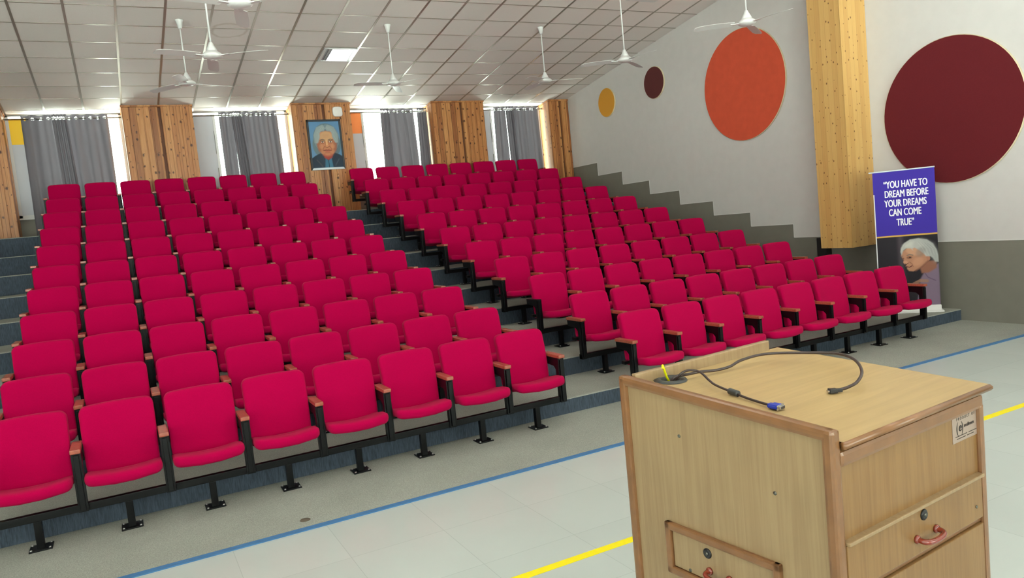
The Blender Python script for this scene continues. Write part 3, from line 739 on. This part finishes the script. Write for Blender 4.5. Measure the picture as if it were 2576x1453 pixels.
for sx in (-1, 1):
    e = cx+sx*.082
    p.blend(p.ell(e, .525, .055, .034, 0, .7), (146, 84, 58), .7)
    p.blend(p.line([(e-sx*.045, .556), (e, .575), (e+sx*.050, .556)], .008, .8), (104, 84, 72))
    p.blend(p.ell(e, .522, .032, .016, 0, .2), (232, 212, 198)); p.blend(p.ell(e, .522, .0145, .0155, 0, .2), (58, 28, 20)); p.blend(p.ell(e-.004, .527, .004, .004, 0, .4), (236, 226, 216))
    p.blend(p.line([(e-.034, .526), (e, .541), (e+.034, .526)], .0036, 1), (74, 36, 28))
    p.blend(p.line([(e-.030, .496), (e, .487), (e+.030, .496)], .005, 1), (150, 90, 64), .7)
    p.blend(p.line([(cx+sx*.048, .435), (cx+sx*.085, .385), (cx+sx*.092, .345)], .006, 1), (142, 78, 56), .8)
    p.blend(p.ell(cx+sx*.12, .43, .04, .045, 0, .9), (212, 146, 104), .5)
for z_ in (.62, .645, .668): p.blend(p.line([(cx-.06, z_), (cx, z_-.004), (cx+.06, z_)], .003, 1), (172, 122, 86), .5)
p.blend(p.ell(cx, .485, .020, .08, 0, .6), (226, 170, 122), .9); p.blend(p.ell(cx, .432, .042, .025, 0, .5), (208, 138, 98), .9)
p.blend(p.line([(cx-.043, .422), (cx-.018, .414), (cx, .407), (cx+.018, .414), (cx+.043, .422)], .005, 1), (112, 56, 40)); p.blend(p.line([(cx-.032, .44), (cx-.026, .52)], .0045, 1), (140, 84, 58), .7)
p.blend(p.line([(cx-.075, .348), (cx-.022, .358), (cx, .352), (cx+.022, .358), (cx+.075, .346)], .010, .8), (144, 66, 54))
p.blend(p.line([(cx-.078, .344), (cx, .341), (cx+.078, .342)], .0034, 1), (84, 34, 28)); p.blend(p.ell(cx, .325, .055, .013, 0, .5), (182, 96, 78), .9)
p.blend(p.line([(cx-.05, .305), (cx, .298), (cx+.05, .305)], .005, 1), (146, 80, 58), .6); p.blend(p.ell(cx, .268, .055, .022, 0, .7), (200, 130, 94), .7)
pic = p.build('painted_canvas', r, paint_mat('painted_portrait', .4)); pic.location = (.035, .010, .042)

r = thing('wall_access_point', 'small white rounded square unit above the portrait on the pine column', 'wireless router', (5.03, 9.262, 4.52))
m = MB(); m.lathe([(.098, .0), (.104, -.006), (.104, -.028), (.09, -.038)], n=32, axis='y')
def sq(p):
    a = math.atan2(p[2], p[0]); rr = math.hypot(p[0], p[2]); k = 1/((abs(math.cos(a))**4+abs(math.sin(a))**4)**.25); return (p[0]*k*.98, p[1], p[2]*k*.98)
m.v = [sq(q) for q in m.v]; m.build('unit_cover', M['router'], r)
m = MB(); m.box(-.05, .05, 0, .008, -.05, .05); m.build('back_plate', M['greyplastic'], r)

# ------------------------------------------------------------------ pull-up banner
def text_mesh(body, size, mat, parent, name, loc, sx=1.0, bold=.0, align='CENTER', rotx=PI/2, ext=.0003, shear=0, bendf=None, heavy=0):
    cu = bpy.data.curves.new('lettering', 'FONT'); cu.body = body; cu.size = size; cu.align_x = align; cu.offset = bold; cu.extrude = ext; cu.shear = shear
    t = bpy.data.objects.new('lettering_tmp', cu); COL.objects.link(t); bpy.context.view_layer.update()
    me = bpy.data.meshes.new_from_object(t.evaluated_get(bpy.context.evaluated_depsgraph_get())); COL.objects.unlink(t); bpy.data.objects.remove(t)
    for v in me.vertices: v.co = Vector((v.co.x*sx, -v.co.z, v.co.y))
    if heavy:
        bm = bmesh.new()
        for q, (ax_, az_) in enumerate(((0, 0), (-heavy, 0), (heavy, 0), (-heavy/2, heavy*.4), (heavy/2, -heavy*.4))):
            m2 = me.copy()
            for v in m2.vertices: v.co += Vector((ax_, -.00012*q, az_))
            bm.from_mesh(m2); bpy.data.meshes.remove(m2)
        bm.to_mesh(me); bm.free()
    if bendf:
        for v in me.vertices: v.co.y += bendf(loc[0]+v.co.x, loc[2]+v.co.z)
    me.materials.clear(); me.materials.append(mat)
    o = bpy.data.objects.new(name, me); COL.objects.link(o); o.parent = parent; o.location = loc; return o
rx, ry = 10.405, .085; lx_, ly_ = 9.905, .640
rz = math.atan2(ry-ly_, rx-lx_); BW = math.hypot(rx-lx_, ry-ly_)
r = thing('pull_up_banner', 'purple and black pull-up banner with white quotation and a grey-haired person, standing at the wall', 'banner', (lx_, ly_, F[1]), rz)
BH = 1.93
bend = lambda x, z: .012*math.sin(PI*x/BW)*math.sin(PI*z/BH)*1.5
m = MB(); m.box(-.03, BW+.03, -.085, .095, .0, .022, 0, .006); m.box(-.005, BW+.005, -.045, .05, .02, .095, 0, .012); m.build('banner_base', M['router'], r)
m = MB(); m.box(-.045, BW+.005, -.008, .008, BH, BH+.018, 0, .004); m.build('top_rail', M['silver'], r)
m = MB(); m.tube([(BW/2, .04, .09), (BW/2, .035, BH)], .008, 8); m.build('support_pole', M['steel'], r)
W_, H_ = BW, BH-.09
p = Paint(W_, H_, 150, (36, 31, 38))
zs = .965 # height of the yellow line on the print
p.blend(sm((p.Y-zs)/.004+.5), (58, 40, 150)); p.blend((np.abs(p.Y-zs) < .012)*1.0, (206, 160, 78))
p.blend(sm(1-np.abs(p.X-.30)/.06)*(p.Y < zs-.012), (92, 82, 90), .5)
# purple-grey clothing
p.blend(p.poly([(W_, 0), (W_, .56), (.67, .52), (.57, .45), (.52, .36), (.50, .20), (.46, 0)], .015), (124, 104, 124))
p.blend(p.line([(.57, .45), (.61, .38), (.70, .33)], .006, 1), (92, 74, 96), .8)
# neck and face turned to the left, lower
p.blend(p.poly([(.54, .44), (.52, .52), (.60, .60), (.72, .60), (.72, .50), (.62, .44)], .015), (140, 92, 74))
p.blend(p.poly([(.315, .745), (.300, .69), (.318, .655), (.330, .625), (.325, .60), (.338, .575), (.362, .57), (.352, .545), (.368, .53), (.366, .508), (.39, .478), (.44, .470), (.51, .50), (.58, .56), (.64, .62), (.64, .72), (.56, .80), (.42, .82)], .010), (176, 124, 98))
p.blend(p.ell(.45, .74, .09, .05, -20, .6), (200, 152, 122), .7); p.blend(p.ell(.50, .60, .07, .05, 30, .8), (194, 140, 112), .7)
p.blend(p.ell(.40, .66, .035, .018, 0, .6), (118, 76, 62), .8); p.blend(p.ell(.325, .65, .012, .014, 0, .5), (110, 70, 58), .8)
p.blend(p.line([(.372, .69), (.405, .702), (.445, .69)], .006, .8), (120, 104, 98)); p.blend(p.line([(.305, .68), (.325, .688)], .005, .8), (120, 104, 98))
p.blend(p.ell(.408, .663, .014, .007, -10, .4), (38, 24, 22)); p.blend(p.ell(.352, .60, .028, .022, -20, .5), (196, 142, 116), .9)
p.blend(p.line([(.345, .578), (.362, .572), (.385, .588)], .004, 1), (96, 54, 46)); p.blend(p.line([(.362, .54), (.395, .528), (.425, .545)], .0055, .8), (92, 42, 40))
p.blend(p.line([(.40, .60), (.43, .57), (.44, .535)], .005, 1), (136, 88, 70), .8); p.blend(p.line([(.47, .478), (.55, .53), (.62, .60)], .012, 1), (120, 76, 62), .55)
p.blend(p.ell(.625, .64, .022, .035, 10, .3), (168, 112, 90)); 
# grey hair
hair = [(.296, .745), (.305, .80), (.345, .86), (.42, .905), (.52, .915), (.62, .89), (.69, .83), (.73, .74), (W_, .66), (W_, .58), (.705, .585), (.68, .635), (.655, .66), (.60, .665), (.575, .70), (.53, .745), (.47, .79), (.44, .78), (.45, .755), (.42, .785), (.37, .79), (.335, .765), (.322, .74), (.308, .70)]
p.blend(p.poly(hair, .010), (178, 176, 172))
p.blend(p.poly([(.56, .90), (.69, .83), (.73, .74), (W_, .66), (W_, .58), (.705, .585), (.66, .66), (.61, .70), (.60, .80)], .05), (140, 140, 140), .55)
p.blend(p.poly([(.33, .83), (.42, .885), (.46, .87), (.44, .80), (.36, .80)], .03), (208, 206, 196), .6)
p.blend(p.ell(.54, .73, .05, .07, -40, .9), (120, 112, 108), .5)
p.blend((p.X < .013)*(p.Y < 1.55)*1.0, (226, 224, 228))
for k in range(9):
    t = k/8; p.blend(p.line([(.42+.10*t, .90), (.50+.14*t, .87-.03*t), (.56+.16*t, .78-.02*t), (.60+.13*t, .68)], .0024, 1), (140, 140, 140) if k % 2 else (206, 206, 202), .32)
for k in range(10):
    t = k/9; p.blend(p.line([(.44-.02*t, .895), (.36-.03*t, .84-.02*t), (.318-.01*t, .765)], .0024, 1), (214, 212, 206) if k % 2 else (140, 138, 136), .5)
# raised finger and hand
p.blend(p.line([(.178, .37), (.172, .47), (.155, .54)], .017, .35), (172, 122, 98)); p.blend(p.ell(.153, .548, .012, .014, 0, .4), (212, 184, 168)); p.blend(p.ell(.19, .32, .05, .06, 0, .3), (150, 102, 82))
p.blend(p.line([(.44, .30), (.52, .34), (.60, .33)], .02, .5), (150, 112, 92), .8)
pic = p.build('printed_sheet', r, paint_mat('printed_vinyl', .65), bend); pic.location = (0, -.012, .09)
m = MB(); m.add([(0, -.006, .09), (W_, -.006, .09), (W_, -.006, BH), (0, -.006, BH)], [(0, 1, 2, 3)]); m.add([(0, -.003, .09), (W_, -.003, .09), (W_, -.003, BH), (0, -.003, BH)], [(3, 2, 1, 0)])
M['lettering'] = plain('white_lettering', (240, 238, 246), .5)
for i, (line, zc, cxo) in enumerate([('\u201cYOU HAVE TO', 1.665, .395), ('DREAM BEFORE', 1.538, .40), ('YOUR DREAMS', 1.412, .385), ('CAN COME', 1.286, .375), ('TRUE\u201d', 1.150, .375)]):
    text_mesh(line, .134, M['lettering'], pic, 'quotation_line', (cxo, -.0022, zc-.045), .56, 0, bendf=bend, heavy=.0028)

# black stand behind the chairs under the boxed column
mb = MB(); mb.box(10.52, 10.645, 1.98, 2.16, F[3]-.21*0, 1.19, 0, .01)
o = mb.build('folded_black_stand', M['blackplastic']); 
for v in o.data.vertices: v.co.z -= F[3]
o.location = (0, 0, 0)
o.data.transform(Matrix.Translation((-10.58, -2.07, 0))); o.location = (10.58, 2.07, F[3])
tag(o, 'narrow black upright case against the wall, half behind the boxed column', 'case')

# ------------------------------------------------------------------ lectern
TH = .096; LX, LY = 2.336, -4.857
LM = Matrix.Translation((LX, LY, 0)) @ Matrix.Rotation(TH, 4, 'Z')
r = thing('lectern', 'wooden laminate lectern with drawers, cables lying on its top', 'lectern', (LX, LY, 0), TH)
WL = .79; DP = .842; S = .062
def slope(m, zmin): m.v = [(x, y, z+S*y if z > zmin else z) for x, y, z in m.v]; return m
m = MB(); m.box(.006, .024, .012, DP-.012, .0, 1.245); slope(m, 1.0).build('side_panel', M['laminate'], r)
# brown beading around the side panel
m = MB()
m.box(-.006, .030, -.006, .030, 0, 1.262, 0, .010); m.box(-.006, .030, DP-.034, DP+.002, 0, 1.262, 0, .010)
m.box(-.006, .032, -.004, DP+.002, 1.228, 1.262, 0, .012); slope(m, 1.0).build('side_beading', M['beading'], r)
m = MB(); m.box(WL-.024, WL-.004, .0, DP-.03, .0, 1.185); slope(m, 1.0).build('far_side_panel', M['laminate'], r)
m = MB(); m.box(.024, WL-.004, DP-.03, DP-.012, .0, 1.16); slope(m, 1.0).build('audience_panel', M['laminate'], r)
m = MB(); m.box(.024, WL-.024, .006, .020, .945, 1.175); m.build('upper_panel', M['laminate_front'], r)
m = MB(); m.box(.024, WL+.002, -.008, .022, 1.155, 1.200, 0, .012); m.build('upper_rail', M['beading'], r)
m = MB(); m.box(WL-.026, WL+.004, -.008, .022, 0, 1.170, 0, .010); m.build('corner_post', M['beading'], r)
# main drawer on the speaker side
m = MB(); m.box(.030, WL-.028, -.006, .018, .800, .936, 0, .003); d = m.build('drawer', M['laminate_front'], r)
m = MB(); m.box(.030, WL-.028, -.016, .016, .936, .947, 0, .003); m.build('drawer_edge', M['laminate'], d)
def lock(parent, P, axis):
    m = MB(); q = (.0, .0)
    m.lathe([(.017, 0), (.017, -.003), (.013, -.006), (.008, -.006)], (0, 0, 0), 20, 0, axis); m.lathe([(.006, -.004), (.006, -.0075)], (0, 0, 0), 12, 1, axis)
    m.v = [(a+P[0], b+P[1], c+P[2]) for a, b, c in m.v]; m.build('lock', [M['blackplastic'], M['lockmetal']], parent)
lock(d, (.411, -.006, .912), 'y')
m = MB(); pts = spline([(.366, -.006, .850), (.368, -.030, .848), (.385, -.040, .846), (.42, -.043, .845), (.453, -.040, .846), (.470, -.030, .848), (.472, -.006, .850)], 6)
m.tube(pts, .0085, 10); m.lathe([(.013, 0), (.013, -.006), (.010, -.01)], (.366, -.006, .85), 14, 0, 'y'); m.lathe([(.013, 0), (.013, -.006), (.010, -.01)], (.472, -.006, .85), 14, 0, 'y'); m.build('handle', M['red_handle'], d)
m = MB(); m.box(.024, WL-.024, .004, .020, .783, .799); m.build('cross_rail', M['beading'], r)
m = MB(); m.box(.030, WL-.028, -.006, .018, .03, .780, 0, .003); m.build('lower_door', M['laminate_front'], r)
m = MB()
for x, z in ((.72, .845), (.10, .815), (.43, .826)): m.lathe([(.005, 0), (.005, -.002), (.002, -.0025)], (x, -.006, z), 10, 0, 'y')
m.build('drawer_screws', M['lockmetal'], d)
# side drawer
m = MB(); a0, a1, z0, z1 = .191, .663, .645, .828; t = .027
for b in ((a0, a1, z0, z0+t), (a0, a1, z1-t, z1), (a0, a0+t, z0, z1), (a1-t, a1, z0, z1)): m.box(-.010, .010, b[0], b[1], b[2], b[3], 0, .006)
m.build('side_drawer_frame', M['beading'], r)
m = MB(); m.box(-.001, .012, a0+t+.003, a1-t-.003, z0+t+.003, z1-t-.003, 0, .002); d2 = m.build('side_drawer', M['laminate'], r)
lock(d2, (-.001, .478, .769), 'x')
m = MB(); m.tube(spline([(-.001, .473, .712), (-.026, .471, .710), (-.036, .452, .707), (-.038, .43, .706), (-.036, .41, .706), (-.026, .392, .708), (-.001, .390, .709)], 6), .0085, 10)
for y in (.473, .390): m.lathe([(.013, 0), (.013, -.006), (.010, -.01)], (-.001, y, .711), 14, 0, 'x')
m.build('handle', M['red_handle'], d2)
m = MB(); m.lathe([(.006, 0), (.006, -.002), (.003, -.0025)], (-.001, .561, .683), 10, 0, 'x'); m.build('drawer_screw', M['lockmetal'], d2)
m = MB()
for y, z in ((.572, 1.14), (.2, 1.04)): m.lathe([(.006, 0), (.006, -.002), (.003, -.0025)], (.006, y, z), 10, 0, 'x')
m.build('panel_screws', M['lockmetal'], r)
# sloping top board with a round cable hole, and the raised lip on the audience side
def board_mesh():
    m = MB(); x0, x1, y0, y1 = .030, .822, -.012, .800; hx, hy, hr = .163, .755, .036; n = 32; bt = .022
    ztop = lambda y: 1.228+S*y
    ring = [(hx+hr*math.cos(2*PI*k/n), hy+hr*math.sin(2*PI*k/n)) for k in range(n)]
    out = []
    for k in range(n):
        c, s_ = math.cos(2*PI*k/n), math.sin(2*PI*k/n); ts = []
        if c > 1e-9: ts.append((x1-hx)/c)
        if c < -1e-9: ts.append((x0-hx)/c)
        if s_ > 1e-9: ts.append((y1-hy)/s_)
        if s_ < -1e-9: ts.append((y0-hy)/s_)
        t = min(ts); out.append((hx+c*t, hy+s_*t))
    corners = [(x1, y1), (x0, y1), (x0, y0), (x1, y0)]
    # outer loop with the true corners inserted
    loop = []; 
    def ang(p): return math.atan2(p[1]-hy, p[0]-hx) % (2*PI)
    for dz in (0, -bt):
        vs = [(p[0], p[1], ztop(p[1])+dz) for p in ring]+[(p[0], p[1], ztop(p[1])+dz) for p in out]+[(p[0], p[1], ztop(p[1])+dz) for p in corners]
        fs = []
        for k in range(n):
            a, b = out[k], out[(k+1) % n]; f = [k, n+k]
            for ci, cpt in enumerate(corners):
                A0, A1, AC = 2*PI*k/n, 2*PI*(k+1)/n, ang(cpt)
                if A0 < AC < A1: f.append(2*n+ci)
            f += [n+(k+1) % n, (k+1) % n]; fs.append(f)
        m.add(vs, fs, 0)
    for k in range(n):
        a = ring[k]; b = ring[(k+1) % n]
        m.add([(a[0], a[1], ztop(a[1])), (b[0], b[1], ztop(b[1])), (b[0], b[1], ztop(b[1])-bt), (a[0], a[1], ztop(a[1])-bt)], [(0, 1, 2, 3)])
    # rounded brown edge on the near and far sides
    for (p, q) in (((x0, y0), (x1, y0)), ((x1, y0), (x1, y1))):
        m.tube([(p[0], p[1], ztop(p[1])-bt/2), (q[0], q[1], ztop(q[1])-bt/2)], bt/2*1.0, 12, 1)
    m.lathe([(bt/2*.99, -.004), (bt/2*.99, .004)], (x1, y0, ztop(y0)-bt/2), 12, 1)
    return m
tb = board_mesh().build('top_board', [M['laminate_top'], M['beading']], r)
m = MB(); m.box(.030, .762, .790, .812, 1.19, 1.318, 0, .005); m.build('raised_lip', M['laminate'], r)
m = MB(); cz = 1.229+S*.755; m.lathe([(.036, -.012), (.036, .003), (.044, .006), (.060, .003), (.061, 0.0), (.036, -.012)][1:5], (.163, .755, cz), 32)
# ring: build as open tube of profile so that the hole stays open
m = MB(); n = 32; prof = [(.035, -.03), (.035, .004), (.042, .007), (.058, .004), (.061, 0.0)]
vs = []; fs = []
for rr, z in prof:
    for k in range(n):
        a = 2*PI*k/n; y = .755+rr*math.sin(a); vs.append((.163+rr*math.cos(a), y, 1.229+S*y+z))
for i in range(len(prof)-1):
    for k in range(n): fs.append((i*n+k, i*n+(k+1) % n, (i+1)*n+(k+1) % n, (i+1)*n+k))
m.add(vs, fs, 0, True); m.build('cable_grommet', M['greyplastic'], r)
m = MB(); m.box(.05, WL-.05, .05, DP-.06, 1.05, 1.06); m.build('inner_shelf', M['blackplastic'], r)
# maker's plate
m = MB(); m.box(.617, .771, .0035, .0065, 1.073, 1.158, 0, .001); pl = m.build('maker_plate', M['plate'], r); 
tag(pl, 'small metal plate reading PRODUCT OF')
text_mesh('P R O D U C T   O F', .0135, M['ink'], pl, 'plate_text', (.697, .0033, 1.142), .95, 0)
text_mesh('e', .038, M['ink'], pl, 'plate_emblem', (.660, .0033, 1.107), 1.0, 0, shear=.2, heavy=.0012)
text_mesh('xcellence', .0165, M['ink'], pl, 'plate_text', (.684, .0033, 1.114), 1.0, 0, 'LEFT', heavy=.0004)
m = MB()
for a0_, a1_ in ((115, 245), (-65, 65)):
    outer = []; inner = []
    for q in range(13):
        a = math.radians(a0_+(a1_-a0_)*q/12); f = q/12; w = .006*math.sin(PI*f)+.001
        outer.append((.659+.021*math.cos(a), .0032, 1.1145+.026*math.sin(a))); inner.append((.659+(.021-w)*math.cos(a), .0032, 1.1145+(.026-w)*math.sin(a)))
    m.add(outer+inner, [(q, q+1, 13+q+1, 13+q) for q in range(12)])
m.build('emblem_ring', M['ink'], pl)
m = MB()
for x0_, x1_, z_ in ((.632, .702, 1.0905), (.712, .762, 1.0905), (.640, .692, 1.0825), (.702, .742, 1.0825)):
    x = x0_
    while x < x1_: m.box(x, x+.0022, .0031, .0034, z_, z_+.0028); x += .0036
m.build('fine_print', M['ink'], pl)

def lect_obj(pts): return [tuple(p) for p in pts]
# HDMI cable
def lectern_thing(name, label, cat, p0):
    o = thing(name, label, cat, tuple((LM @ Vector(p0))), TH); return o
base = (.163, .755, 1.15)
def off(pts, b): return [(p[0]-b[0], p[1]-b[1], p[2]-b[2]) for p in pts]
zb = lambda y: 1.2285+S*y
c1 = [(.150, .760, 1.16), (.150, .752, 1.24), (.165, .735, 1.287), (.215, .713, 1.292), (.263, .705, zb(.705)+.020), (.34, .70, zb(.70)+.012), (.408, .693, zb(.693)+.014), (.479, .690, zb(.69)+.028), (.592, .666, zb(.666)+.034),
      (.688, .544, zb(.544)+.040), (.722, .456, zb(.456)+.044), (.673, .358, zb(.358)+.046), (.571, .268, zb(.268)+.040), (.487, .232, zb(.232)+.028), (.447, .242, zb(.242)+.015), (.412, .258, zb(.258)+.009)]
r = lectern_thing('monitor_cable', 'black cable looping across the lectern top, ending in a flat plug', 'cable', base)
m = MB(); m.tube(spline(off(c1, base), 8), .0052, 10); m.build('cable_sheath', M['cable'], r)
P = Vector(off([c1[-1]], base)[0]); dr = (Vector((.388, .272, zb(.27)+.009))-Vector(c1[-1])).normalized()
def plug(parts, P, dr, parent, up=Vector((0, 0, 1))):
    yv = dr.normalized(); xv = yv.cross(up).normalized(); zv = xv.cross(yv); R_ = Matrix((xv, yv, zv)).transposed().to_4x4()
    for nm, mat, boxes in parts:
        m = MB()
        for b in boxes: m.box(*b[:6], 0, b[6] if len(b) > 6 else .001)
        m.xf(Matrix.Translation(P) @ R_); m.build(nm, mat, parent)
plug([('plug_body', M['blackplastic'], [(-.011, .011, 0, .026, -.0075, .0075, .003), (-.007, .007, -.018, .002, -.006, .006, .003)]), ('plug_tip', M['chrome'], [(-.0075, .0075, .026, .031, -.003, .003, .0008)])], P, dr, r)
# VGA cable
c2 = [(.168, .758, 1.16), (.170, .748, 1.245), (.178, .725, 1.292), (.205, .706, zb(.706)+.036), (.223, .667, zb(.667)+.034), (.196, .60, zb(.6)+.022), (.180, .556, zb(.556)+.016), (.165, .467, zb(.467)+.0105),
      (.153, .402, zb(.402)+.008), (.142, .335, zb(.335)+.009), (.139, .305, zb(.305)+.010)]
r = lectern_thing('video_cable', 'black cable with a ferrite bead and a blue plug on the lectern top', 'cable', base)
m = MB(); m.tube(spline(off(c2, base), 8), .0042, 10); m.build('cable_sheath', M['cable'], r)
A_ = Vector((.1685, .487, zb(.487)+.012)); B_ = Vector((.162, .447, zb(.447)+.0115))
m = MB(); m.tube(off([A_+(B_-A_)*t for t in (0, .04, .5, .96, 1)], base), .0105, 14); m.build('ferrite_bead', M['greyplastic'], r)
P = Vector(off([(.139, .305, zb(.305)+.010)], base)[0]); dr = Vector((.145, .262, zb(.262)+.010))-Vector((.139, .305, zb(.305)+.010))
plug([('plug_body', M['blue_plug'], [(-.016, .016, .006, .034, -.0075, .0075, .004), (-.011, .011, -.004, .008, -.006, .006, .003), (-.020, -.013, .004, .036, -.004, .004, .002), (.013, .020, .004, .036, -.004, .004, .002)]),
      ('plug_shell', M['chrome'], [(-.0195, .0195, .034, .037, -.0075, .0075, .0008), (-.0125, .0125, .037, .044, -.005, .005, .001)]),
      ('plug_socket', M['ink'], [(-.011, .011, .0436, .0446, -.0038, .0038, .0004)])], P, dr, r)
# yellow cable end
r = lectern_thing('network_cable', 'short yellow cable end standing out of the lectern cable hole', 'cable', base)
m = MB(); m.tube(spline(off([(.176, .765, 1.16), (.171, .768, 1.255), (.155, .765, 1.29), (.135, .752, 1.318), (.120, .742, 1.336), (.113, .736, 1.339), (.109, .732, 1.330)], base), 8), .0042, 10); m.build('cable_sheath', M['yellow_cable'], r)

# ------------------------------------------------------------------ windows in the front and left walls (behind the camera)
nwin = 5
for (a, b, z0, z1) in fronth:
    o = bpy.data.objects.new('window_%d' % nwin, None); COL.objects.link(o); o.location = (a, YF-.06, z0); o['kind'] = 'structure'
    m = MB(); w = b-a; h = z1-z0
    m.box(0, w, -.03, .03, 0, .05); m.box(0, w, -.03, .03, h-.05, h); m.box(0, .05, -.03, .03, 0, h); m.box(w-.05, w, -.03, .03, 0, h); m.box(w/2-.025, w/2+.025, -.03, .03, 0, h); m.build('window_frame', M['winframe'], o)
    m = MB(); m.box(.05, w-.05, -.002, .002, .05, h-.05); m.build('window_glass', M['glass'], o); nwin += 1
for (a, b, z0, z1) in lefth:
    o = bpy.data.objects.new('window_%d' % nwin, None); COL.objects.link(o); o.location = (XL-.06, a, z0); o['kind'] = 'structure'
    m = MB(); w = b-a; h = z1-z0
    m.box(-.03, .03, 0, w, 0, .05); m.box(-.03, .03, 0, w, h-.05, h); m.box(-.03, .03, 0, .05, 0, h); m.box(-.03, .03, w-.05, w, 0, h); m.build('window_frame', M['winframe'], o)
    m = MB(); m.box(-.002, .002, .05, w-.05, .05, h-.05); m.build('window_glass', M['glass'], o); nwin += 1

# ------------------------------------------------------------------ light
def area(name, loc, rot, sx, sy, power, col=(1, 1, 1)):
    l = bpy.data.lights.new(name, 'AREA'); l.shape = 'RECTANGLE'; l.size = sx; l.size_y = sy; l.energy = power; l.color = col
    o = bpy.data.objects.new(name, l); COL.objects.link(o); o.location = loc; o.rotation_euler = rot; return o
for i, (a, b, z0, z1) in enumerate(fronth):   # daylight entering through the front windows
    area('front_window_daylight', ((a+b)/2, YF+.25, (z0+z1)/2), (PI/2+.45, 0, 0), b-a-.1, z1-z0-.1, [60, 85, 70][i], (1, .985, 1))
for a, b, z0, z1 in lefth:
    area('left_window_daylight', (XL+.2, (a+b)/2, (z0+z1)/2), (PI/2+.4, 0, -PI/2), b-a-.1, z1-z0-.1, 40, (.98, .99, 1))
w = bpy.data.worlds.new('daylight'); bpy.context.scene.world = w; w.use_nodes = True
bg = w.node_tree.nodes['Background']; bg.inputs[0].default_value = (.92, 1, .90, 1); bg.inputs[1].default_value = 14.0
# outside: bright overcast sky above, lower half boosted to brighten the ceiling
wn_, wl_ = w.node_tree.nodes, w.node_tree.links
tc_ = wn_.new('ShaderNodeTexCoord'); sx_ = wn_.new('ShaderNodeSeparateXYZ'); wl_.new(tc_.outputs['Generated'], sx_.inputs[0])
mr_ = wn_.new('ShaderNodeMapRange'); mr_.inputs['From Min'].default_value = -.04; mr_.inputs['From Max'].default_value = .04
mr_.inputs['To Min'].default_value = 48.0; mr_.inputs['To Max'].default_value = 13.0
wl_.new(sx_.outputs['Z'], mr_.inputs['Value']); wl_.new(mr_.outputs[0], bg.inputs[1])

# ------------------------------------------------------------------ camera
cam = bpy.data.cameras.new('camera'); co = bpy.data.objects.new('camera', cam); COL.objects.link(co)
cx_, cy_, cz_, p_, y_, r_ = 0.7311775, -6.2217501, 1.8924073, -0.0867520, 0.4730451, -0.0980389
sy, cy = math.sin(y_), math.cos(y_); cp, sp_ = math.cos(p_), math.sin(p_)
fw_ = Vector((sy*cp, cy*cp, sp_)); rt = Vector((cy, -sy, 0)); up_ = rt.cross(fw_)
r2 = rt*math.cos(r_)+up_*math.sin(r_); u2 = -rt*math.sin(r_)+up_*math.cos(r_)
Mx = Matrix((r2, u2, -fw_)).transposed().to_4x4(); Mx.translation = (cx_, cy_, cz_); co.matrix_world = Mx
cam.sensor_width = 36; cam.sensor_fit = 'HORIZONTAL'; cam.lens = 1887.58278*36/2576; cam.clip_start = .05; cam.clip_end = 200
sc = bpy.context.scene; sc.camera = co
sc.view_settings.view_transform = 'Standard'; sc.view_settings.look = 'None'; sc.view_settings.gamma = 1; sc.view_settings.exposure = -.82; sc.view_settings.use_curve_mapping = False
